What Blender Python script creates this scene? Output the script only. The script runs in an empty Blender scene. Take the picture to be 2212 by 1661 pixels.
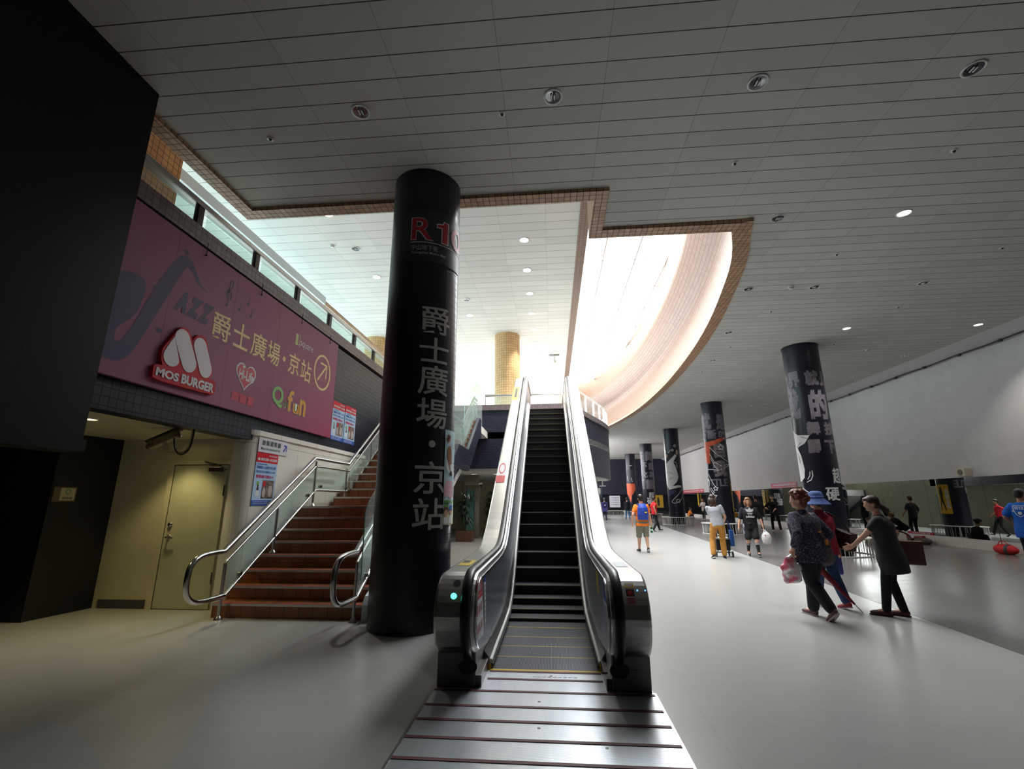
import bpy, bmesh, math, random
from mathutils import Vector, Matrix
random.seed(7)
S = bpy.context.scene
COL = S.collection
PI = math.pi
# ------------------------------------------------------------------ camera
cam_d = bpy.data.cameras.new('camera'); cam = bpy.data.objects.new('camera', cam_d); COL.objects.link(cam)
_f, _pi, _ya, _ro = 1005.4, 0.2461, 0.0837, -0.0036
_w = Vector((-math.sin(_ya)*math.cos(_pi), math.cos(_ya)*math.cos(_pi), math.sin(_pi)))
_r = Vector((math.cos(_ya), math.sin(_ya), 0)); _u = _r.cross(_w)
_c, _s = math.cos(_ro), math.sin(_ro)
_r2 = _c*_r + _s*_u; _u2 = -_s*_r + _c*_u
cam.matrix_world = Matrix(((_r2.x, _u2.x, -_w.x, 0), (_r2.y, _u2.y, -_w.y, 0), (_r2.z, _u2.z, -_w.z, 1.5), (0, 0, 0, 1)))
cam_d.sensor_fit = 'HORIZONTAL'; cam_d.sensor_width = 36.0; cam_d.lens = _f/2212*36.0
cam_d.clip_start = 0.05; cam_d.clip_end = 300
S.camera = cam
# ------------------------------------------------------------------ view, world, daylight
vs = S.view_settings
vs.view_transform = 'Standard'; vs.look = 'None'; vs.gamma = 1.0; vs.use_curve_mapping = False; vs.exposure = 0.75
wd = bpy.data.worlds.new('sky'); S.world = wd; wd.use_nodes = True
wd.node_tree.nodes['Background'].inputs[0].default_value = (0.95, 0.98, 1.0, 1)
wd.node_tree.nodes['Background'].inputs[1].default_value = 1.8
def area(name, loc, rot, sx, sy, radiance, color=(1, 1, 1), spread=None):
    l = bpy.data.lights.new(name, 'AREA'); l.shape = 'RECTANGLE'; l.size = sx; l.size_y = sy
    l.energy = radiance*PI*sx*sy; l.color = color
    if spread: l.spread = spread
    o = bpy.data.objects.new(name, l); o.location = loc; o.rotation_euler = rot; COL.objects.link(o); return o
area('added_fill_far_hall', (1.75, 46, 4.8), (0, -PI/2, 0), 2.6, 18, 5.0, (1, 1, 1))  # unseen fill light, added to brighten the far end of the hall
# overcast sky above the roof light, the glazed front and the far glazed end of the upper floor
area('daylight_skylight', (3.6, 21.3, 9.9), (0, 0, 0), 5.2, 28.0, 10.0, (0.97, 0.99, 1.0), math.radians(150))
area('daylight_street_front', (-11.5, 19, 6.6), (0, -PI/2, 0), 4.0, 26, 8.0, (1.0, 0.99, 0.97))
area('daylight_far_end', (-4.2, 41.5, 6.6), (-PI/2, 0, 0), 14, 4.2, 13.0, (1, 1, 1))

# ------------------------------------------------------------------ node helpers / materials
class NT:
    def __init__(s, m): s.t = m.node_tree; s.n = s.t.nodes; s.l = s.t.links
    def new(s, typ, **k):
        x = s.n.new(typ)
        for a, b in k.items(): setattr(x, a, b)
        return x
    def put(s, sock, v):
        if v is None: return
        if isinstance(v, bpy.types.NodeSocket): s.l.new(v, sock)
        elif isinstance(v, (tuple, list)) and len(v) == 3 and sock.type == 'RGBA': sock.default_value = (*v, 1)
        else: sock.default_value = v
    def math(s, op, a, b=None, c=None):
        x = s.new('ShaderNodeMath', operation=op); s.put(x.inputs[0], a); s.put(x.inputs[1], b); s.put(x.inputs[2], c); return x.outputs[0]
    def mix(s, f, a, b):
        x = s.new('ShaderNodeMix', data_type='RGBA'); s.put(x.inputs['Factor'], f); s.put(x.inputs['A'], a); s.put(x.inputs['B'], b); return x.outputs['Result']
    def xyz(s):
        g = s.new('ShaderNodeTexCoord'); x = s.new('ShaderNodeSeparateXYZ'); s.l.new(g.outputs['Object'], x.inputs[0]); return x.outputs
    def obj(s): return s.new('ShaderNodeTexCoord').outputs['Object']
    def noise(s, scale, vec=None, detail=3, rough=.55):
        x = s.new('ShaderNodeTexNoise'); x.inputs['Scale'].default_value = scale; x.inputs['Detail'].default_value = detail; x.inputs['Roughness'].default_value = rough
        s.l.new(vec if vec is not None else s.obj(), x.inputs['Vector']); return x.outputs['Fac']
    def mapv(s, scale):
        m = s.new('ShaderNodeMapping'); m.inputs['Scale'].default_value = scale; s.l.new(s.obj(), m.inputs['Vector']); return m.outputs[0]
    def line(s, v, period, off, width):          # 1 on a joint, 0 on a tile
        a = s.math('FRACT', s.math('DIVIDE', s.math('SUBTRACT', v, off), period))
        return s.math('GREATER_THAN', s.math('ABSOLUTE', s.math('SUBTRACT', a, .5)), .5-width/period/2)
    def cell(s, v, period, off): return s.math('FLOOR', s.math('DIVIDE', s.math('SUBTRACT', v, off), period))
    def rnd(s, a, b):
        c = s.new('ShaderNodeCombineXYZ'); s.put(c.inputs[0], a); s.put(c.inputs[1], b)
        w = s.new('ShaderNodeTexWhiteNoise', noise_dimensions='2D'); s.l.new(c.outputs[0], w.inputs['Vector']); return w.outputs['Value']
    def bump(s, h, strength=.3, dist=.01):
        b = s.new('ShaderNodeBump'); b.inputs['Strength'].default_value = strength; b.inputs['Distance'].default_value = dist; s.l.new(h, b.inputs['Height']); return b.outputs[0]
def lin(c):
    def f(v):
        v /= 255.0
        return v/12.92 if v <= .04045 else ((v+.055)/1.055)**2.4
    return tuple(f(v) for v in c)
_mats = {}
def M(name, col, rough=.5, metal=0.0, spec=None, emit=None, es=0, rgb=True, alpha=None):
    if name in _mats: return _mats[name]
    m = bpy.data.materials.new(name); m.use_nodes = True
    b = m.node_tree.nodes['Principled BSDF']; c = lin(col) if rgb else col
    b.inputs['Base Color'].default_value = (*c, 1); b.inputs['Roughness'].default_value = rough; b.inputs['Metallic'].default_value = metal
    if spec is not None: b.inputs['Specular IOR Level'].default_value = spec
    if emit: b.inputs['Emission Color'].default_value = (*lin(emit), 1); b.inputs['Emission Strength'].default_value = es
    if alpha is not None: b.inputs['Alpha'].default_value = alpha
    m.diffuse_color = (*c, 1); _mats[name] = m; return m
def bs(m): return m.node_tree.nodes['Principled BSDF'].inputs
def noisy(name, c1, c2, scale=20, rough=.8, stretch=None, bump=0, detail=4, metal=0, lo=.35, hi=.65):
    """two colours mixed by noise"""
    m = M(name, c1, rough, metal); t = NT(m)
    f = t.noise(scale, t.mapv(stretch) if stretch else None, detail)
    r = t.new('ShaderNodeMapRange'); r.inputs['From Min'].default_value = lo; r.inputs['From Max'].default_value = hi; t.l.new(f, r.inputs[0])
    t.l.new(t.mix(r.outputs[0], lin(c1), lin(c2)), bs(m)['Base Color'])
    if bump: t.l.new(t.bump(f, bump), bs(m)['Normal'])
    return m
def tiles(name, axes, c1, c2, grout, per=(.1, .1), joint=.008, off=(0, 0), rough=.35, cyl=None, bump=.5, spec=None):
    """square tiles; axes e.g. 'yz', 'xz', 'xy'; cyl=(cx,cy,R) unrolls a round pillar; 'auto' picks the axes from the face normal"""
    if name in _mats: return _mats[name]
    m = M(name, c1, rough, spec=spec); t = NT(m); X = t.xyz()
    ax = dict(x=X[0], y=X[1], z=X[2])
    if cyl:
        u = t.math('MULTIPLY', t.math('ARCTAN2', t.math('SUBTRACT', X[0], cyl[0]), t.math('SUBTRACT', cyl[1], X[1])), cyl[2]); v = X[2]
    elif axes == 'auto':
        g = t.new('ShaderNodeNewGeometry'); n = t.new('ShaderNodeSeparateXYZ'); t.l.new(g.outputs['True Normal'], n.inputs[0])
        nx = t.math('GREATER_THAN', t.math('ABSOLUTE', n.outputs[0]), .707); nz = t.math('GREATER_THAN', t.math('ABSOLUTE', n.outputs[2]), .707)
        u = t.math('ADD', t.math('MULTIPLY', nx, X[1]), t.math('MULTIPLY', t.math('SUBTRACT', 1.0, nx), X[0]))
        v = t.math('ADD', t.math('MULTIPLY', nz, X[1]), t.math('MULTIPLY', t.math('SUBTRACT', 1.0, nz), X[2]))
    else: u, v = ax[axes[0]], ax[axes[1]]
    j = t.math('MAXIMUM', t.line(u, per[0], off[0], joint), t.line(v, per[1], off[1], joint))
    r = t.rnd(t.cell(u, per[0], off[0]), t.cell(v, per[1], off[1]))
    t.l.new(t.mix(j, t.mix(r, lin(c1), lin(c2)), lin(grout)), bs(m)['Base Color'])
    t.l.new(t.bump(t.math('SUBTRACT', 1.0, j), bump, .004), bs(m)['Normal'])
    t.l.new(t.math('ADD', t.math('MULTIPLY', j, .4), rough), bs(m)['Roughness'])
    return m
def glass(name, tint=(225, 240, 235), op=.12, rough=.02):
    if name in _mats: return _mats[name]
    m = bpy.data.materials.new(name); m.use_nodes = True; t = NT(m); m.node_tree.nodes.remove(m.node_tree.nodes['Principled BSDF'])
    tr = t.new('ShaderNodeBsdfTransparent'); tr.inputs[0].default_value = (*lin(tint), 1)
    gl = t.new('ShaderNodeBsdfGlossy'); gl.inputs['Roughness'].default_value = rough
    df = t.new('ShaderNodeBsdfDiffuse'); df.inputs[0].default_value = (*lin(tint), 1)
    a = t.new('ShaderNodeMixShader'); b = t.new('ShaderNodeMixShader'); lw = t.new('ShaderNodeLayerWeight'); lw.inputs[0].default_value = .5
    t.l.new(t.math('MULTIPLY_ADD', t.math('POWER', lw.outputs['Facing'], 4.0), .45, .04), a.inputs[0]); t.l.new(tr.outputs[0], a.inputs[1]); t.l.new(gl.outputs[0], a.inputs[2])
    b.inputs[0].default_value = op; t.l.new(a.outputs[0], b.inputs[1]); t.l.new(df.outputs[0], b.inputs[2])
    t.l.new(b.outputs[0], m.node_tree.nodes['Material Output'].inputs['Surface']); _mats[name] = m; m.diffuse_color = (.7, .9, .85, .3); return m
# ------------------------------------------------------------------ geometry helpers
class G:
    """collects shapes that become ONE mesh"""
    def __init__(s): s.v = []; s.f = []; s.mi = []; s.sm = []; s.cur = 0
    def add(s, vs, fs, smooth=False):
        o = len(s.v); s.v += [tuple(v) for v in vs]
        for f in fs: s.f.append([i+o for i in f]); s.mi.append(s.cur); s.sm.append(smooth)
        return s
    def box(s, a, b):
        (x0, y0, z0), (x1, y1, z1) = a, b
        return s.add([(x0, y0, z0), (x1, y0, z0), (x1, y1, z0), (x0, y1, z0), (x0, y0, z1), (x1, y0, z1), (x1, y1, z1), (x0, y1, z1)],
                     [(3, 2, 1, 0), (4, 5, 6, 7), (0, 1, 5, 4), (1, 2, 6, 5), (2, 3, 7, 6), (3, 0, 4, 7)])
    def cbox(s, c, d, rot=None):
        R = rot or Matrix.Identity(3); c = Vector(c); vs = []
        for z in (-1, 1):
            for x, y in ((-1, -1), (1, -1), (1, 1), (-1, 1)): vs.append(c + R @ Vector((x*d[0]/2, y*d[1]/2, z*d[2]/2)))
        return s.add(vs, [(3, 2, 1, 0), (4, 5, 6, 7), (0, 1, 5, 4), (1, 2, 6, 5), (2, 3, 7, 6), (3, 0, 4, 7)])
    def tube(s, pts, r, n=12, cap=True, ry=None, closed=False):
        """swept round bar through pts; r may be a list"""
        P = [Vector(p) for p in pts]; k = len(P); rr = r if isinstance(r, (list, tuple)) else [r]*k
        T = []
        for i in range(k):
            a = P[i-1] if (i or closed) else P[i]; b = P[(i+1) % k] if (i < k-1 or closed) else P[i]
            T.append((b-a).normalized())
        up = Vector((0, 0, 1)) if abs(T[0].z) < .9 else Vector((0, 1, 0))
        X = T[0].cross(up).normalized(); vs = []
        for i in range(k):
            X = (X - T[i]*X.dot(T[i])).normalized(); Y = T[i].cross(X)
            sc = 1.0
            if 0 < i < k-1 or closed:
                d = (P[i]-P[i-1]).normalized().dot(T[i]); sc = 1/max(d, .5)
            for j in range(n):
                a = 2*PI*j/n; q = (ry or 1.0)
                vs.append(P[i] + (X*math.cos(a)*sc + Y*math.sin(a)*q)*rr[i])
        fs = []
        for i in range(k if closed else k-1):
            o, o2 = i*n, ((i+1) % k)*n
            for j in range(n): fs.append((o+j, o+(j+1) % n, o2+(j+1) % n, o2+j))
        s.add(vs, fs, True)
        if cap and not closed: s.add(vs[:n], [tuple(range(n-1, -1, -1))]); s.add(vs[-n:], [tuple(range(n))])
        return s
    def cyl(s, p0, p1, r0, r1=None, n=24, cap=True): return s.tube([p0, p1], [r0, r0 if r1 is None else r1], n, cap)
    def lathe(s, prof, c=(0, 0, 0), n=32, a0=0, a1=2*PI, axis='z'):
        vs = []; full = abs(a1-a0-2*PI) < 1e-6; m = n if full else n+1
        for r, z in prof:
            for j in range(m):
                a = a0+(a1-a0)*j/n; p = (r*math.cos(a), r*math.sin(a), z)
                if axis == 'y': p = (p[0], p[2], p[1])
                if axis == 'x': p = (p[2], p[0], p[1])
                vs.append((c[0]+p[0], c[1]+p[1], c[2]+p[2]))
        fs = []
        for i in range(len(prof)-1):
            for j in range(m if full else m-1): fs.append((i*m+j, i*m+(j+1) % m, (i+1)*m+(j+1) % m, (i+1)*m+j))
        return s.add(vs, fs, True)
    def prism(s, poly, fn, d0, d1, cap=True):
        """poly of (u,v); fn(u,v,d)->point; side walls between depths d0 and d1"""
        n = len(poly); a = [fn(u, v, d0) for u, v in poly]; b = [fn(u, v, d1) for u, v in poly]
        fs = [(i, (i+1) % n, n+(i+1) % n, n+i) for i in range(n)]
        if cap: fs += [tuple(range(n-1, -1, -1)), tuple(range(n, 2*n))]
        return s.add(a+b, fs)
    def loft(s, rings, cap=True, smooth=True):
        n = len(rings[0]); fs = []
        for i in range(len(rings)-1):
            for j in range(n): fs.append((i*n+j, i*n+(j+1) % n, (i+1)*n+(j+1) % n, (i+1)*n+j))
        s.add([p for r in rings for p in r], fs, smooth)
        if cap: s.add(rings[0], [tuple(range(n-1, -1, -1))]); s.add(rings[-1], [tuple(range(n))])
        return s
    def ball(s, c, r, n=12, m=8, R=None):
        rx, ry, rz = r if isinstance(r, (tuple, list)) else (r, r, r); vs = []; R = R or Matrix.Identity(3); c = Vector(c)
        for i in range(m+1):
            t = PI*i/m
            for j in range(n):
                a = 2*PI*j/n; vs.append(c + R @ Vector((rx*math.sin(t)*math.cos(a), ry*math.sin(t)*math.sin(a), -rz*math.cos(t))))
        return s.add(vs, [(i*n+j, i*n+(j+1) % n, (i+1)*n+(j+1) % n, (i+1)*n+j) for i in range(m) for j in range(n)], True)
    def mesh(s, name, merge=False):
        me = bpy.data.meshes.new(name); me.from_pydata(s.v, [], s.f); me.update()
        me.polygons.foreach_set('material_index', s.mi); me.polygons.foreach_set('use_smooth', s.sm)
        bm = bmesh.new(); bm.from_mesh(me)
        if merge: bmesh.ops.remove_doubles(bm, verts=bm.verts, dist=1e-5)
        bmesh.ops.recalc_face_normals(bm, faces=bm.faces); bm.to_mesh(me); bm.free()
        return me
def tag(o, label=None, cat=None, group=None, kind=None):
    if label: o['label'] = label
    if cat: o['category'] = cat
    if group: o['group'] = group
    if kind: o['kind'] = kind
    return o
def put(name, g, mats, parent=None, bevel=0, merge=False, **k):
    me = g.mesh(name, merge) if isinstance(g, G) else g
    for m in (mats if isinstance(mats, (list, tuple)) else [mats]): me.materials.append(m)
    o = bpy.data.objects.new(name, me); COL.objects.link(o)
    if parent:
        w = Matrix.Identity(4); q = parent
        while q:
            w = (q.matrix_parent_inverse if q.parent else Matrix.Identity(4)) @ Matrix.LocRotScale(q.location, q.rotation_euler, q.scale) @ w if q.parent else Matrix.LocRotScale(q.location, q.rotation_euler, q.scale) @ w
            q = q.parent
        o.parent = parent; o.matrix_parent_inverse = w.inverted()
    if bevel:
        b = o.modifiers.new('bevel', 'BEVEL'); b.width = bevel; b.segments = 2; b.limit_method = 'ANGLE'; b.angle_limit = .7
    return tag(o, **k)
def struct(name, g, mats, **k): return put(name, g, mats, kind='structure', **k)
def empty(name, loc, label, cat, group=None, rot=0):
    o = bpy.data.objects.new(name, None); o.location = loc; o.rotation_euler = (0, 0, rot); o.empty_display_size = .2; COL.objects.link(o)
    return tag(o, label, cat, group)
def dup(root, loc, rot=None, label=None, group=None):
    r = root.copy(); COL.objects.link(r); r.location = loc
    if rot is not None: r.rotation_euler = (0, 0, rot)
    if label: r['label'] = label
    if group: r['group'] = group
    for ch in list(root.children):
        c = ch.copy(); COL.objects.link(c); mi = ch.matrix_parent_inverse.copy(); c.parent = r; c.matrix_parent_inverse = mi
        for g in ch.children:
            d = g.copy(); COL.objects.link(d); mi = g.matrix_parent_inverse.copy(); d.parent = c; d.matrix_parent_inverse = mi
    return r
# ------------------------------------------------------------------ lettering
_tc = {}
def text2d(body, bold=0.0, spacing=1.0):
    """outline filled lettering -> (verts2d, faces, bbox)"""
    k = (body, bold, spacing)
    if k in _tc: return _tc[k]
    cu = bpy.data.curves.new('lettering', 'FONT'); cu.body = body; cu.size = 1; cu.offset = bold; cu.space_character = spacing; cu.resolution_u = 3
    o = bpy.data.objects.new('lettering', cu); COL.objects.link(o)
    dg = bpy.context.evaluated_depsgraph_get(); me = bpy.data.meshes.new_from_object(o.evaluated_get(dg))
    vs = [(v.co.x, v.co.y) for v in me.vertices]; fs = [tuple(p.vertices) for p in me.polygons]
    bpy.data.objects.remove(o); bpy.data.curves.remove(cu); bpy.data.meshes.remove(me)
    if not vs: vs = [(0, 0), (1, 0), (0, 1)]; fs = [(0, 1, 2)]
    xs = [v[0] for v in vs]; ys = [v[1] for v in vs]
    _tc[k] = (vs, fs, (min(xs), min(ys), max(xs), max(ys))); return _tc[k]
def lettering(g, body, box, fn, d=0.0, bold=0.0, slice_=0, keep=False, spacing=1.0, italic=0):
    """write body into box (u0,v0,u1,v1) of the surface fn(u,v,d)->point"""
    cjk = any(ord(q) > 0x2e00 for q in body); bo = min(bold, .06) if cjk else 0
    vs, fs, bb = text2d(body, 0.0 if cjk else bold, spacing); u0, v0, u1, v1 = box
    sx = (u1-u0)/max(bb[2]-bb[0], 1e-6); sy = (v1-v0)/max(bb[3]-bb[1], 1e-6)
    if keep: sx = math.copysign(min(abs(sx), abs(sy)), sx); sy = math.copysign(min(abs(sx), abs(sy)), sy)
    P = [(u0+(x-bb[0])*sx + italic*(y-bb[1])*sy, v0+(y-bb[1])*sy) for x, y in vs]
    if bo:                                   # heavier strokes: the same outline again, shifted by part of a stroke
        ku, kv = bo*sx*.8, bo*sy*.8
        for i, (a, b) in enumerate(((-1, -1), (1, -1), (-1, 1), (1, 1))): flat(g, [(u+a*ku, v+b*kv) for u, v in P], fs, fn, d+.0002*i, slice_)
    flat(g, P, fs, fn, d+.001, slice_)
def flat(g, P, fs, fn, d=0.0, slice_=0):
    if slice_:
        bm = bmesh.new(); bv = [bm.verts.new((x, y, 0)) for x, y in P]
        for f in fs:
            try: bm.faces.new([bv[i] for i in f])
            except ValueError: pass
        lo = min(p[0] for p in P); hi = max(p[0] for p in P); k = math.floor(lo/slice_)+1
        while k*slice_ < hi:
            bmesh.ops.bisect_plane(bm, geom=bm.verts[:]+bm.edges[:]+bm.faces[:], plane_co=(k*slice_, 0, 0), plane_no=(1, 0, 0)); k += 1
        bm.verts.index_update()
        P = [(v.co.x, v.co.y) for v in bm.verts]; fs = [[v.index for v in f.verts] for f in bm.faces]; bm.free()
    g.add([fn(u, v, d) for u, v in P], fs)
def poly(g, pts, fn, d=0.0, slice_=0): flat(g, pts, [tuple(range(len(pts)))], fn, d, slice_)
def disc(g, c, ru, rv, fn, d=0.0, n=28, slice_=0): poly(g, [(c[0]+ru*math.cos(2*PI*i/n), c[1]+rv*math.sin(2*PI*i/n)) for i in range(n)], fn, d, slice_)
def ring(g, c, ru, rv, w, fn, d=0.0, n=36, a0=0, a1=2*PI):
    for i in range(n):
        a, b = a0+(a1-a0)*i/n, a0+(a1-a0)*(i+1)/n
        q = [(c[0]+(ru-k)*math.cos(t), c[1]+(rv-k)*math.sin(t)) for t, k in ((a, 0), (b, 0), (b, w), (a, w))]
        g.add([fn(u, v, d) for u, v in q], [(0, 1, 2, 3)])
def stroke(g, pts, w, fn, d=0.0, sub=1):
    """a flat line of width w through pts"""
    P = []
    for i in range(len(pts)-1):
        for k in range(sub): P.append(Vector(pts[i]).lerp(Vector(pts[i+1]), k/sub))
    P.append(Vector(pts[-1]))
    L = []
    for i, p in enumerate(P):
        a = P[max(i-1, 0)]; b = P[min(i+1, len(P)-1)]; t = (b-a).normalized(); n = Vector((-t.y, t.x))*w/2; L.append((p+n, p-n))
    for i in range(len(P)-1):
        q = [L[i][0], L[i][1], L[i+1][1], L[i+1][0]]; g.add([fn(x.x, x.y, d) for x in q], [(0, 1, 2, 3)])
def smooth(pts, n=6, closed=False):
    """Catmull-Rom through pts"""
    P = [Vector(p) for p in pts]; k = len(P); out = []
    for i in range(k if closed else k-1):
        p0 = P[(i-1) % k] if (i or closed) else P[0]; p1 = P[i]; p2 = P[(i+1) % k]; p3 = P[(i+2) % k] if (i+2 < k or closed) else P[-1]
        for j in range(n):
            t = j/n; out.append(tuple(.5*((2*p1)+(p2-p0)*t+(2*p0-5*p1+4*p2-p3)*t*t+(3*p1-p0-3*p2+p3)*t**3)))
    if not closed: out.append(tuple(P[-1]))
    return out
# surfaces to print on
def on_x(X, sgn=1): return lambda u, v, d=0: (X+sgn*d, u, v)          # wall X=const, u = y, v = z
def on_y(Y, sgn=-1): return lambda u, v, d=0: (u, Y+sgn*d, v)         # wall Y=const, u = x, v = z
def on_cyl(cx, cy, R): return lambda u, v, d=0: (cx+(R+d)*math.sin(u/R), cy-(R+d)*math.cos(u/R), v)

# ================================================================== THE SETTING
ZC, ZU, ZF = 6.25, 8.5, 4.1           # hall ceiling, upper ceiling, upper floor
# --- materials of the shell
def floor_mat(name, c1, c2, rough):
    m = M(name, c1, rough, spec=.5); t = NT(m); X = t.xyz()
    a = t.noise(1.3, t.mapv((1, 3.5, 1)), 5, .6); b = t.noise(14, t.mapv((1, 6, 1)), 3)
    f = t.math('ADD', t.math('MULTIPLY', a, .65), t.math('MULTIPLY', b, .35))
    r = t.new('ShaderNodeMapRange'); r.inputs['From Min'].default_value = .34; r.inputs['From Max'].default_value = .66; t.l.new(f, r.inputs[0])
    j = t.math('MAXIMUM', t.line(X[0], .9, .15, .003), t.line(X[1], .9, .3, .003))
    c = t.mix(t.math('MULTIPLY', j, .25), t.mix(r.outputs[0], lin(c1), lin(c2)), lin((90, 88, 86)))
    t.l.new(c, bs(m)['Base Color'])
    t.l.new(t.math('ADD', t.math('MULTIPLY', r.outputs[0], .05), rough-.02), bs(m)['Roughness'])
    return m
def ceil_mat(name, x0, px, y0, py, col, dark):
    m = M(name, col, .75); t = NT(m); X = t.xyz()
    jy = t.line(X[1], py, y0, .012); jx = t.math('MULTIPLY', t.line(X[0], px, x0, .006), .55)
    r = t.rnd(t.cell(X[0], px, x0), t.cell(X[1], py, y0))
    base = t.mix(r, lin(col), lin(tuple(v-9 for v in col)))
    st = t.noise(.9, None, 6, .7); rr = t.new('ShaderNodeMapRange'); rr.inputs['From Min'].default_value = .72; rr.inputs['From Max'].default_value = .8; t.l.new(st, rr.inputs[0])
    base = t.mix(t.math('MULTIPLY', rr.outputs[0], .3), base, lin((170, 150, 115)))
    t.l.new(t.mix(t.math('MAXIMUM', jy, jx), base, lin(dark)), bs(m)['Base Color'])
    t.l.new(t.bump(t.math('SUBTRACT', 1.0, t.math('MAXIMUM', jy, jx)), .4, .004), bs(m)['Normal'])
    return m
FLOOR = floor_mat('pale_vinyl', (174, 173, 170), (169, 168, 165), .24)
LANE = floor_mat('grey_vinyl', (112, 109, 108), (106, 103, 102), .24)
CEIL = ceil_mat('ceiling_panels', -.477, 1.2, 3.657, .2845, (200, 199, 194), (62, 58, 54))
UCEIL = ceil_mat('upper_ceiling_panels', -.01, 1.2, 9.93, .367, (226, 226, 222), (120, 116, 110))
WHITE = noisy('white_plaster', (200, 196, 196), (194, 190, 190), 3, .8)
CREAM = noisy('cream_paint', (206, 200, 168), (198, 192, 160), 3, .45)
BLACKP = noisy('black_panel', (12, 13, 14), (9, 10, 11), 2, .55)
NAVY = M('navy_wall', (26, 28, 48), .5)
DARKT = tiles('dark_tiles', 'auto', (38, 41, 58), (30, 33, 48), (9, 9, 13), (.1, .1), .009, rough=.34, spec=.3)
BANDT = tiles('mauve_tiles', 'auto', (112, 100, 102), (96, 84, 88), (48, 42, 44), (.1, .1), .007, rough=.35)
BROWNT = tiles('tan_tiles', 'auto', (196, 156, 122), (170, 130, 98), (78, 62, 56), (.1, .1), .01, rough=.4)
PINKT = tiles('pale_tan_tiles', 'auto', (142, 112, 94), (130, 102, 84), (92, 76, 68), (.1, .1), .008, rough=.5)
ORANGET = tiles('orange_tan_tiles', 'auto', (205, 142, 72), (186, 122, 58), (70, 52, 40), (.11, .11), .01, rough=.35)
STEEL = noisy('brushed_steel', (204, 202, 200), (176, 174, 173), 6, .28, (1, 40, 40), metal=1)
STEELD = noisy('dark_brushed_steel', (120, 117, 115), (98, 95, 94), 6, .33, (1, 40, 40), metal=1)
CHROME = M('polished_steel', (200, 200, 202), .16, 1)
BLACK = M('black_rubber', (12, 12, 14), .38)
GREYM = M('grey_trim', (128, 128, 128), .5)
WHITEM = M('white_enamel', (232, 232, 230), .35)
# --- floor
g = G(); g.box((-13, -5, -.2), (14.5, 60, 0)); struct('floor', g, FLOOR)
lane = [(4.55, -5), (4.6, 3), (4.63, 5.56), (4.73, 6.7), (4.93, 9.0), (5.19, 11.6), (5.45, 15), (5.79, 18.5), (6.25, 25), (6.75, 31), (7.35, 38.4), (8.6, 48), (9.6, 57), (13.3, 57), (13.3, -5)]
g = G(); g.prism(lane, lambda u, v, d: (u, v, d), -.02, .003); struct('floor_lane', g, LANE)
# --- hall ceiling with the scooped opening
edge = smooth([(3.52, 7.45), (3.98, 8.7), (4.32, 10.3), (4.66, 12.4), (4.9, 14.8), (5.04, 17.5), (5.08, 20), (5.0, 22.8), (4.8, 25.5), (4.35, 28.7), (3.72, 31.5), (2.7, 34.2), (1.2, 36.3), (-1, 37.8)], 3)
cpoly = [(-4.85, -5), (-4.85, 6.4), (1.0, 6.4), (1.0, 7.5)] + edge + [(-1, 60), (12.62, 60), (12.62, -5)]
g = G(); g.prism(cpoly, lambda u, v, d: (u, v, d), ZC, ZC+.25); struct('ceiling', g, CEIL)
# tiled edge bands hanging just below the ceiling and closing the ceiling void behind
def wallband(g, pts, off, z0, z1, flip=1):
    """strip following pts, off metres thick to its left"""
    P = [Vector(p) for p in pts]; L = []
    for i, p in enumerate(P):
        a = P[max(i-1, 0)]; b = P[min(i+1, len(P)-1)]; t = (b-a).normalized(); n = Vector((-t.y, t.x))*flip
        k = 1.0
        if 0 < i < len(P)-1: k = 1/max(.5, abs(n.dot(Vector((-(P[i]-P[i-1]).normalized().y, (P[i]-P[i-1]).normalized().x))*flip)))
        L.append(p + n*off*k)
    for i in range(len(P)-1):
        q = [P[i], P[i+1], L[i+1], L[i]]
        g.prism([(v.x, v.y) for v in q], lambda u, v, d: (u, v, d), z0, z1)
g = G()
g.box((-5.09, -5, 6.19), (-4.85, 6.4, 8.6)); g.box((-5.09, 6.4, 6.19), (1.0, 6.64, 8.6)); g.box((.78, 6.64, 6.19), (1.0, 7.76, 8.6))
g.box((1.0, 7.5, 6.19), (3.5, 7.76, 9.9)); g.prism([(3.5, 7.44), (3.58, 7.44), (3.72, 7.95), (3.4, 7.95), (3.4, 7.76)], lambda u, v, d: (u, v, d), 6.184, 6.4); struct('trim_1', g, BROWNT)
g = G(); wallband(g, edge, .3, 6.194, 6.3); struct('trim_2', g, BROWNT)
# the curved side of the skylight well: lower flare, crease, upper lip
def offs(pts, d):
    P = [Vector(p) for p in pts]; out = []
    for i, p in enumerate(P):
        t = (P[min(i+1, len(P)-1)]-P[max(i-1, 0)]).normalized(); out.append(p + Vector((-t.y, t.x))*d)
    return out
rows = [(offs(edge, .28), 6.25), (offs(edge, .2), 6.6), (offs(edge, .12), 7.2), (offs(edge, .14), 7.55), (offs(edge, .26), 7.75), (offs(edge, .74), 8.4), (offs(edge, .78), 8.6), (offs(edge, .78), 9.9)]
g = G(); vs = []; n = len(edge)
for r, z in rows: vs += [(p.x, p.y, z) for p in r]
g.add(vs, [(i*n+j, i*n+j+1, (i+1)*n+j+1, (i+1)*n+j) for i in range(len(rows)-1) for j in range(n-1)], True); struct('wall_well', g, PINKT)
g = G(); g.prism([(3.0, 7.5)] + [tuple(p) for p in offs(edge, -.3)] + [(-2, 60), (14, 60), (14, 7.5)], lambda u, v, d: (u, v, d), 7.2, 9.95); struct('roof', g, WHITE)
# upper ceiling and its tiled edge
g = G(); g.box((-13, -5, ZU), (.85, 45, ZU+.2)); struct('ceiling_upper', g, UCEIL)
g = G(); g.box((.85, 6.4, 8.42), (1.1, 37, 9.95)); struct('trim_3', g, PINKT)
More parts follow.
